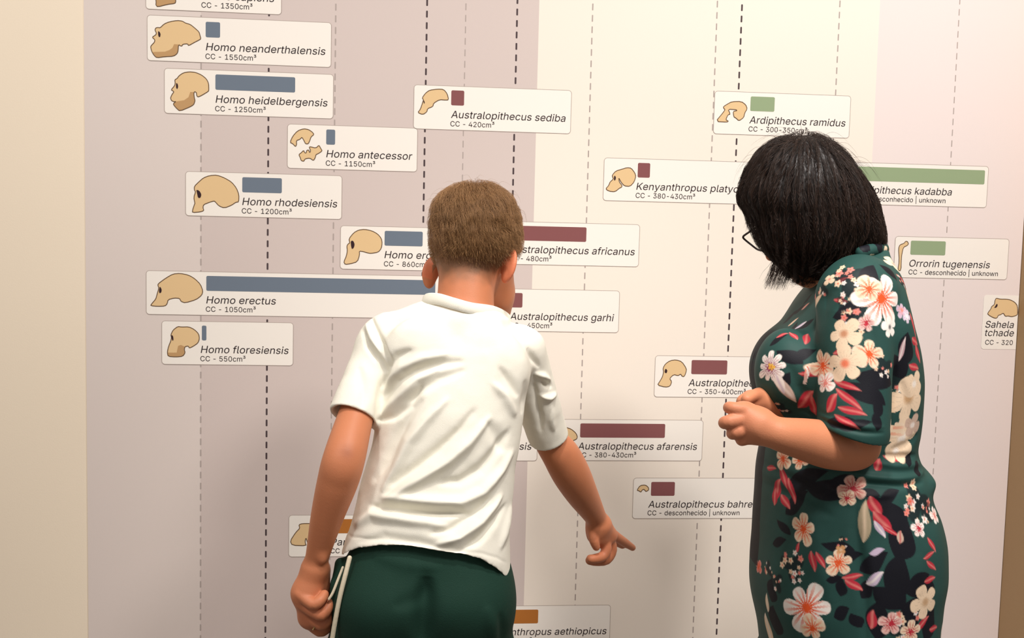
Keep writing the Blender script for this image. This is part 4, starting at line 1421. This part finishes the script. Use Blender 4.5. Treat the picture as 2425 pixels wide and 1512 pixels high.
def local(i, R):
    n = N[np.linalg.norm(V - V[i], axis=1) < .010].mean(0) if True else N[i]
    n = n / np.linalg.norm(n)
    up = np.array([0, 0, 1.0]); up = up - n * (up @ n); up /= np.linalg.norm(up) + 1e-9
    rt = np.cross(up, n)
    if abs(n[1]) > .2 and rt[0] < 0 and n[1] < 0: rt = -rt
    dd = V - V[i]
    idx = np.where((np.abs(dd).max(1) < R) & (N @ n > .15))[0]
    return idx, dd[idx] @ rt, dd[idx] @ up


sm = lambda x, w: np.clip(x / w + .5, 0, 1)
AA = .0016


def flower(i, R, n, rot, body, mid, seed, streak=True):
    rs = np.random.default_rng(seed)
    idx, a, b = local(i, R * 1.25)
    sq = .78 + .22 * rs.random()
    ca, sa = math.cos(rot), math.sin(rot)
    u, v = (a * ca + b * sa), (-a * sa + b * ca) / sq
    r, th = np.hypot(u, v), np.arctan2(v, u)
    k = np.floor((th + math.pi) / (2 * math.pi) * n).astype(int) % n
    ph = ((th + math.pi) / (2 * math.pi) * n) % 1 - .5
    Rk = R * (.82 + .30 * rs.random(n))[k]
    edge = Rk * (1 - (np.abs(ph) * 2) ** 3.0 * .52)
    m = sm(edge - r, AA)
    sh = np.clip(1 - .35 * (np.abs(ph) * 2) ** 4, 0, 1)
    col = body * (.86 + .14 * sh[:, None])
    if streak:
        ray = np.clip(1.25 - r / (Rk * .85), 0, 1) * (np.abs(np.sin(ph * math.pi * 3.0 + rs.random(n)[k])) > .35 + .6 * r / Rk)
        core = sm(R * .20 - r, R * .15)
        t = np.clip(ray * 1.0 + core, 0, 1)
        col = col * (1 - t[:, None]) + mid * t[:, None]
        rim_ = np.clip((r / edge - .8) * 3, 0, 1) * .35
        col = col * (1 - rim_[:, None]) + WHITE * rim_[:, None]
    else:
        core = sm(R * .22 - r, R * .2)
        col = col * (1 - .8 * core[:, None]) + mid * .8 * core[:, None]
        vein = (np.abs(np.sin(ph * math.pi * 4)) < .25) & (r < .7 * Rk)
        col = np.where(vein[:, None], col * .86, col)
    C[idx] = C[idx] * (1 - m[:, None]) + col * m[:, None]


def leaf(i, L, w, rot, col, seed=0, mid=None):
    idx, a, b = local(i, L * 1.1)
    ca, sa = math.cos(rot), math.sin(rot)
    u, v = a * ca + b * sa, -a * sa + b * ca
    v = v - .25 * w * np.sin(u / L * 2.2)
    t = np.clip(u / L, -1, 1)
    hw = w * (1 - t ** 2) * (1 - .25 * t)
    m = sm(hw - np.abs(v), AA) * (np.abs(u) < L)
    cc = np.tile(col, (len(idx), 1))
    if mid is not None:
        q = np.clip(1 - np.abs(v) / (w * .45), 0, 1)[:, None] * .8
        cc = cc * (1 - q) + mid * q
    C[idx] = C[idx] * (1 - m[:, None]) + cc * m[:, None]


def cluster(i, R, n, seed, cols):
    rs = np.random.default_rng(seed)
    idx, a, b = local(i, R * 1.3)
    base = sm(R * .95 * (.8 + .3 * np.sin(np.arctan2(b, a) * 3 + seed)) - np.hypot(a, b), .004) * .75
    mixin(C, idx, NAVY, base)
    for k in range(n):
        t, q = rs.random() * 2 * math.pi, R * math.sqrt(rs.random())
        x, y, rr = q * math.cos(t), q * math.sin(t), R * (.10 + .10 * rs.random())
        th = np.arctan2(b - y, a - x)
        d = np.hypot(a - x, (b - y)) / (1 + .22 * np.cos(5 * th))
        m = sm(rr - d, AA)
        mixin(C, idx, cols[k % len(cols)], m)
        mixin(C, idx, ORANGE, sm(rr * .32 - d, AA) * .8)


K = .00070      # metres of cloth per photo pixel on the near side
def F_(px, py, r, n=5, rot=0.3, body=CREAM, mid=ORANGE, streak=True):
    flower(frame_at(px, py), r * K, n, rot, body, mid, int(px + py), streak)
def L_(px, py, L, w, deg, col=RED, mid=PINK):
    leaf(frame_at(px, py), L * K, w * K, math.radians(deg), col, 0, mid)
def C_(px, py, r, n=14, cols=(CREAM, PINK, WHITE)):
    cluster(frame_at(px, py), r * K, n, int(px * 3 + py), cols)


# dark foliage first, then leaves, sprays and blossoms
for q in [(2062, 655, 46, 26, 60), (2100, 700, 34, 20, 100), (2005, 735, 40, 18, 20), (1900, 770, 34, 16, 60), (1870, 840, 36, 18, 150), (1905, 835, 30, 14, 10), (2080, 900, 55, 26, 160), (2050, 930, 60, 22, 150),
          (2150, 830, 40, 30, 80), (2130, 870, 40, 26, 120), (2085, 965, 26, 16, 60), (2080, 1000, 24, 14, 80), (1990, 1005, 40, 14, 0), (2150, 1075, 34, 20, 80), (2020, 1010, 40, 12, 10), (1900, 1140, 60, 24, 20), (1950, 1165, 60, 26, 170),
          (2000, 1140, 40, 20, 0), (1880, 1190, 46, 20, 45), (2110, 1225, 60, 36, 120), (2140, 1280, 50, 40, 60), (2110, 1180, 34, 16, 20), (2175, 1110, 24, 14, 40), (2060, 1165, 30, 12, 160), (2075, 1335, 40, 22, 30),
          (2130, 1370, 60, 36, 70), (2110, 1420, 50, 30, 140), (2180, 1385, 40, 26, 20), (2200, 1390, 40, 24, 100), (2085, 1470, 50, 30, 80), (2050, 1400, 26, 16, 60), (1990, 1395, 22, 14, 80), (1990, 1455, 22, 16, 30), (2030, 1475, 22, 16, 120),
          (1975, 1375, 20, 10, 10), (1850, 1250, 30, 12, 150), (1840, 1285, 30, 12, 20), (1822, 1400, 30, 24, 80), (1830, 1470, 40, 30, 80), (1980, 1300, 40, 14, 170), (2010, 1325, 36, 14, 10), (2160, 1460, 50, 30, 60), (2205, 1480, 40, 30, 60), (1862, 905, 20, 12, 60), (2110, 640, 30, 16, 120)]:
    L_(*q, NAVY, None)
for q in [(1912, 797, 22, 9, 75), (1880, 790, 18, 7, 110), (1916, 888, 24, 8, 175), (1905, 950, 34, 14, 50), (1925, 965, 30, 12, 80), (2000, 912, 34, 8, -18), (2005, 945, 40, 9, -38), (2015, 970, 34, 9, -15), (2005, 995, 34, 8, -28), (1965, 955, 26, 14, 60),
          (2168, 770, 36, 8, -75), (2172, 810, 24, 10, -30), (2178, 840, 30, 10, -60), (2170, 870, 26, 9, -20), (1990, 828, 24, 7, 20), (1852, 1130, 34, 11, -60), (1870, 1165, 34, 10, -65), (1838, 1160, 32, 16, 60), (1855, 1190, 26, 11, -40), (1830, 1175, 22, 12, 90), (1822, 1110, 24, 7, 5),
          (2075, 1205, 30, 15, -70), (2095, 1240, 36, 15, -55), (2118, 1085, 30, 8, -20), (2080, 1105, 16, 12, 60), (2212, 1290, 24, 7, -60), (2205, 1315, 24, 6, 10), (2210, 1340, 24, 7, -40), (2206, 1376, 22, 8, 0), (2025, 1368, 26, 8, 5), (2025, 1392, 26, 10, -35), (1920, 1330, 26, 10, -80), (1938, 1328, 22, 8, -60), (1885, 1298, 14, 5, 70),
          (2062, 1470, 24, 12, 80), (2190, 1478, 26, 9, 30), (2215, 1490, 20, 8, -10), (2115, 1260, 26, 5, -35), (1990, 660, 18, 6, 30), (2140, 660, 22, 8, -55), (1985, 712, 20, 5, -10)]:
    L_(*q)
L_(2048, 1240, 52, 15, 86, np.array(lin((176, 160, 132))), CREAM); L_(2088, 1255, 26, 8, -60, MAUVE, WHITE); L_(2135, 1275, 16, 9, 75, np.array(lin((205, 178, 160))), RED); L_(2080, 1310, 20, 8, 10, MAUVE, None)
L_(2075, 1375, 26, 12, 35, MAUVE, WHITE); L_(1815, 1490, 44, 20, 85, CREAM, WHITE); L_(1812, 1430, 26, 9, 85, CREAM, WHITE); L_(1855, 925, 46, 13, -58, np.array(lin((200, 178, 165))), WHITE); L_(1840, 905, 34, 12, -72, WHITE, MAUVE)
L_(1890, 770, 24, 10, 60, MAUVE, WHITE); L_(2140, 830, 30, 8, 75, np.array(lin((208, 170, 176))), WHITE); L_(1930, 715, 26, 7, 40, CREAM, None); L_(2010, 1098, 30, 10, 30, CREAM, ORANGE)
for q in [(1868, 748, 30, 9, 55), (1890, 730, 24, 8, 40), (1840, 800, 26, 9, 50), (1910, 705, 20, 7, 60)]:
    L_(*q, NAVY, None)
L_(1905, 722, 16, 5, 45, PINK, CREAM); L_(1875, 760, 20, 5, 50, CREAM, PINK); L_(1850, 790, 16, 5, 40, RED, PINK); C_(1945, 684, 20, 7)
for q in [(2010, 655, 44, 16), (2030, 750, 40, 14), (2178, 1190, 50, 18), (1872, 1345, 40, 16), (2150, 1490, 46, 16), (2100, 870, 28, 9), (1835, 1380, 26, 8), (2050, 690, 26, 8), (1815, 1350, 22, 8), (2120, 905, 30, 8), (1995, 720, 22, 7), (1990, 1290, 16, 5), (2140, 665, 20, 6), (2200, 1215, 26, 8), (1850, 975, 24, 7)]:
    C_(*q)
F_(2092, 706, 66, 6, .5, WHITE, ORANGE); F_(2062, 682, 34, 4, 1.2, CREAM, ORANGE); F_(2140, 735, 22, 5, .2, MAUVE, PINK); F_(2152, 748, 20, 5, .9, MAUVE, WHITE)
F_(1994, 790, 42, 5, .9, CREAM, np.array(lin((190, 120, 80))), False); F_(2062, 838, 42, 5, .2, CREAM, ORANGE); F_(1996, 860, 46, 5, .5, CREAM, ORANGE, False); F_(1944, 868, 40, 5, 1.0, CREAM, ORANGE); F_(1950, 905, 30, 4, .4, WHITE, PINK)
F_(2112, 775, 28, 5, .4, WHITE, NAVY, False); F_(2056, 765, 22, 5, .1, np.array(lin((222, 190, 180))), RED); F_(2156, 945, 66, 5, .8, CREAM, np.array(lin((206, 160, 110))), False); F_(2170, 910, 40, 4, .2, CREAM, WHITE, False)
F_(2140, 1040, 60, 5, .3, CREAM, WHITE, False); F_(2126, 1066, 40, 4, .1, CREAM, WHITE, False); F_(2165, 1010, 34, 4, .4, np.array(lin((205, 176, 158))), WHITE, False)
F_(1820, 870, 40, 9, .3, WHITE, np.array(lin((150, 60, 100)))); F_(1822, 870, 10, 5, 0, np.array(lin((240, 190, 80))), ORANGE, False)
F_(2022, 1155, 36, 5, .7, np.array(lin((222, 176, 158))), RED); F_(2005, 1185, 24, 4, .2, CREAM, RED); F_(1850, 1088, 30, 4, .3, CREAM, ORANGE); F_(1890, 1092, 26, 4, .8, CREAM, ORANGE)
F_(1898, 1256, 42, 5, 1.55, CREAM, ORANGE); F_(1985, 1338, 38, 5, .4, CREAM, ORANGE); F_(1906, 1442, 70, 6, .7, WHITE, ORANGE); F_(1920, 1490, 34, 4, 1.3, CREAM, ORANGE); F_(1990, 1308, 14, 4, .2, np.array(lin((214, 160, 110))), CREAM, False)
F_(2196, 1428, 46, 5, .8, CREAM, np.array(lin((190, 150, 110))), False); F_(2115, 1478, 34, 5, .3, np.array(lin((235, 190, 180))), RED); F_(2180, 1250, 22, 5, .3, WHITE, RED); F_(2218, 1220, 30, 5, .3, WHITE, PINK); F_(2160, 1500, 30, 5, .3, CREAM, RED); F_(1792, 1345, 22, 4, .3, PINK, ORANGE)
F_(2130, 612, 30, 4, .3, CREAM, PINK, False); F_(1960, 660, 20, 4, .3, CREAM, PINK, False)
# the sides we do not face carry the same print, scattered
rs = np.random.default_rng(11)
far = np.where(((CAM - V) * N).sum(1) < -.15)[0]
picked = []
for i in rs.permutation(far):
    if all(np.linalg.norm(V[i] - V[j]) > .052 for j in picked[-140:]): picked.append(i)
    if len(picked) >= 110: break
low = [i for i in rs.permutation(np.where((PXd[:, 1] > 1540) & facing)[0])[:14]]
for n_, i in enumerate(picked + low):
    q = n_ % 5
    if q in (0, 3): flower(i, .022 + .02 * rs.random(), 5, rs.random() * 6, CREAM if q else WHITE, ORANGE, n_)
    elif q == 1: leaf(i, .03, .010, rs.random() * 6, NAVY)
    elif q == 2: leaf(i, .022, .006, rs.random() * 6, RED, 0, PINK)
    else: cluster(i, .026, 9, n_, (CREAM, PINK, WHITE))
# dark front placket; navy edge also paints in shade on the far half
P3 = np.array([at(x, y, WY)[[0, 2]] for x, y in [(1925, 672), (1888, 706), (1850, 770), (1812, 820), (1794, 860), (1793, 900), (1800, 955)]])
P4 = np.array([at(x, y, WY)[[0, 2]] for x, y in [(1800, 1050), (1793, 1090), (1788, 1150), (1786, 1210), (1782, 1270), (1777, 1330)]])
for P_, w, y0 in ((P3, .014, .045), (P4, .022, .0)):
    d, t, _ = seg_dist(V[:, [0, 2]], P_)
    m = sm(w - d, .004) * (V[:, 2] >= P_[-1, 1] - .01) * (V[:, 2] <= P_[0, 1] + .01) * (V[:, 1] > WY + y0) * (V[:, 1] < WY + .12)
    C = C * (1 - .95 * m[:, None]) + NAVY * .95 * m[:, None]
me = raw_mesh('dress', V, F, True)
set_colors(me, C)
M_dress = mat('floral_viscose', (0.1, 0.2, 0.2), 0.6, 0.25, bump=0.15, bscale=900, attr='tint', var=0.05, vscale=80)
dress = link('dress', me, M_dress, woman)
# collar stand at the nape
cl = Vol()
cpts = [(2040, 598, -.80), (2072, 590, -.785), (2092, 590, -.745), (2078, 592, -.70), (2048, 598, -.675)]
p, r = curve_pts([at(*q) for q in cpts], [.011] * 5, 4)
cl.add(chain(p, r), .004)
Vc, Fc = sculpt(cl, .0022)
mc = raw_mesh('collar', Vc, Fc, True)
set_colors(mc, np.where((vnoise(Vc, 60) > .35)[:, None], CREAM, np.where((vnoise(Vc, 60) < -.3)[:, None], NAVY, GREEN)))
link('collar', mc, M_dress, dress)
M_shoe = mat('black_leather', (0.012, 0.011, 0.011), 0.4, 0.4)
for s in (-1, 1):
    lx2, ly = at(2005, 1512, WY)[0], WY + s * .085
    v = Vol()
    v.add(Cap((lx2 + .02, ly, .036), (lx2 - .18, ly, .026), .038, .030), .01)
    v.cut(lambda p: p[:, 2] - .002, .001); v.cut(lambda p: .055 - p[:, 2], .001)
    Vs, Fs = sculpt(v, .004)
    link('shoe', raw_mesh('shoe', Vs, Fs, True), M_shoe, woman)

# hair: smooth dark bob
WHP = [(1905, 310), (1935, 319), (1965, 340), (1995, 368), (2021, 400), (2045, 433), (2062, 465), (2076, 500), (2086, 535), (2092, 565), (2090, 588), (2072, 602), (2040, 616), (2005, 630), (1975, 645), (1950, 660), (1922, 668), (1896, 666),
       (1870, 652), (1846, 636), (1824, 620), (1806, 600), (1792, 575), (1783, 548), (1777, 522), (1768, 502), (1756, 484), (1749, 462), (1753, 440), (1764, 415), (1776, 390), (1792, 362), (1816, 340), (1845, 325), (1875, 317)]
WHP = [(1920 + (x - 1920) * .955, 500 + (y - 500) * .975) for x, y in WHP]
wv_ = Outline(xz(WHP, -.715), -.715, .105, c=at(1920, 500, -.715)[[0, 2]], n=2.1)
WHV = Vol()
WHV.add(wv_)
WHV.cut(Ell(wh(0, .125, -.035), (.066, .080, .090), WR), .012)
V, F = sculpt(WHV, .003)
N = normals(V, F)
crown = at(1905, 330, -.735)


def comb_w(p):
    d = p - crown
    r = np.linalg.norm(d, axis=1)[:, None]
    g = d * np.array([1.15, 1.0, .6]) / (r + .02)
    dn = np.clip((r - .05) / .17, 0, 1)
    g = g * (1 - .55 * dn) + np.array([.02, 0, -1.0]) * (.15 + 1.0 * dn)
    low = np.clip((at(0, 560, -.7)[2] - p[:, 2]) / .06, 0, 1)[:, None]
    g = g + np.array([-.75, 0, 0]) * low * (p[:, [0]] > at(1880, 0, -.7)[0])
    wob = np.stack([vnoise(p, 22), vnoise(p, 22, 5.3), .3 * vnoise(p, 22, 8.1)], 1) * .30
    g = g + wob
    return g / (np.linalg.norm(g, axis=1)[:, None] + 1e-9)


st = np.stack([np.arctan2(V[:, 1] - crown[1], V[:, 0] - crown[0]) * .14, V[:, 2] * .12, np.zeros(len(V))], 1)
V2 = V - N * .004 + N * (vnoise(st, 120) * .0022 + vnoise(st, 300, 3) * .0012)[:, None]
M_wh = mat('black_hair', lin((30, 24, 22)), 0.42, 0.4, var=0.2, vscale=40)
wh_o = link('hair', raw_mesh('hair', V2, F, True), M_wh, woman)
rg = np.random.default_rng(9)
def clump(p):
    d = p - crown
    a = np.arctan2(d[:, 1], d[:, 0])
    q = np.stack([np.cos(a) * .10 + d[:, 0] * .35, np.sin(a) * .10 + d[:, 1] * .35, d[:, 2] * .16], 1)
    return .0055 * vnoise(q, 75) + .003 * vnoise(q, 170, 2.2)


i = rg.choice(len(V), 17000)
R0 = V[i] + rg.normal(0, .0015, (len(i), 3))
M_ws = hair_mat('black_strands', lin((19, 14, 12)), lin((60, 43, 34)), 0.46, 0.28)
d0 = comb_w(R0)
zlo, zhi = at(0, 668, -.7)[2], at(0, 575, -.7)[2]
strands('hair_strands', R0, d0, None, 10, .0065, .00024, M_ws, wh_o, lift=.005, jit=.05, seed=2, lens=.0068 * np.clip((R0[:, 2] - zlo) / (zhi - zlo), .12, 1), follow=comb_w, surf=lambda p: WHV(p) - clump(p))
# loose wisps at the crown and a tuft under the chin
k = np.where(R0[:, 2] > at(0, 345, -.7)[2])[0][:70]
strands('hair_strands', R0[k], d0[k] + N[i][k] * .6, None, 9, .007, .00018, M_ws, wh_o, jit=.10, seed=6, follow=comb_w, surf=lambda p: WHV(p) * .5, lift=.014)
tuft = np.array([at(1826 + 46 * rg.random(), 618 + 22 * rg.random(), -.76 + .08 * rg.random()) for _ in range(260)])
strands('hair_strands', tuft, np.tile(np.array([.05, 0, -1.0]), (260, 1)) + rg.normal(0, .25, (260, 3)), None, 8, .0058, .00026, M_ws, wh_o, jit=.10, seed=8,
        follow=lambda p: np.tile(np.array([-.35, 0, -.95]), (len(p), 1)))
side = np.array([at(1770 + 30 * rg.random(), 470 + 70 * rg.random(), -.72 + .05 * rg.random()) for _ in range(60)])

# eyeglasses
M_frame = mat('dark_tortoiseshell', lin((42, 26, 20)), 0.25, 0.5)
g = bpy.data.materials.new('spectacle_glass'); g.use_nodes = True
gb = g.node_tree.nodes['Principled BSDF']
gb.inputs['Transmission Weight'].default_value = 1.0; gb.inputs['Roughness'].default_value = 0.02; gb.inputs['IOR'].default_value = 1.08; gb.inputs['Base Color'].default_value = (.97, .99, .98, 1)
M_lens = g
glasses = bpy.data.objects.new('eyeglasses', None); COL.objects.link(glasses)
glasses.location = wh(0, .11, -.01)
glasses.parent = woman
glasses['label'] = 'dark framed eyeglasses'
bpy.context.view_layer.update()
near_loop = [(1800, 536, -.685), (1787, 541, -.672), (1774, 550, -.655), (1762.5, 558, -.642), (1760, 561.5, -.640), (1762, 566, -.640), (1779, 580, -.648), (1796, 592, -.662), (1812, 592, -.685), (1820, 570, -.700), (1814, 545, -.698)]
L1 = np.array([at(*q) for q in near_loop])
ctr = wh(0, .112, -.012)
nrm = WR[0]
for L in (L1, None):
    if L is None:
        c0 = L1.mean(0)
        L = L1 + WR[0] * .070
    c, n = L, len(L)
    cvs = []
    for a in range(n):
        p0, p1, p2, p3 = L[a - 1], L[a], L[(a + 1) % n], L[(a + 2) % n]
        for t in np.linspace(0, 1, 5, endpoint=False):
            cvs.append(0.5 * ((2 * p1) + (-p0 + p2) * t + (2 * p0 - 5 * p1 + 4 * p2 - p3) * t * t + (-p0 + 3 * p1 - 3 * p2 + p3) * t ** 3))
    cvs = np.array(cvs)
    v = Vol(); v.add(chain(list(cvs) + [cvs[0]], [.0021] * (len(cvs) + 1)), .0005)
    Vg, Fg = sculpt(v, .0009, smooth=2)
    link('rim', raw_mesh('rim', Vg, Fg, True), M_frame, glasses)
    m_ = cvs.mean(0); nn = np.cross(cvs[0] - m_, cvs[12] - m_); nn /= np.linalg.norm(nn)
    VV = [m_ + nn * .0008] + list(cvs + nn * .0008) + [m_ - nn * .0008] + list(cvs - nn * .0008)
    k_ = len(cvs); FF = []
    for a in range(k_):
        b = (a + 1) % k_
        FF += [[0, 1 + a, 1 + b], [k_ + 1, k_ + 2 + b, k_ + 2 + a], [1 + a, k_ + 2 + a, k_ + 2 + b], [1 + a, k_ + 2 + b, 1 + b]]
    link('lens', raw_mesh('lens', VV, FF, False), M_lens, glasses)
for s, a in ((-1, at(1800, 538, -.688)), (1, at(1800, 538, -.688) + WR[0] * .128)):
    v = Vol(); v.add(Cap(a, wh(s * .078, -.02, .0), .002, .002), .001)
    Vg, Fg = sculpt(v, .0010)
    link('temple_arm', raw_mesh('temple_arm', Vg, Fg, True), M_frame, glasses)
v = Vol(); v.add(Cap(L1[6] * .5 + L1[7] * .5 + np.array([0, 0, .02]), L1[3] + WR[0] * .070 + np.array([0, 0, .004]), .002, .002), .001)
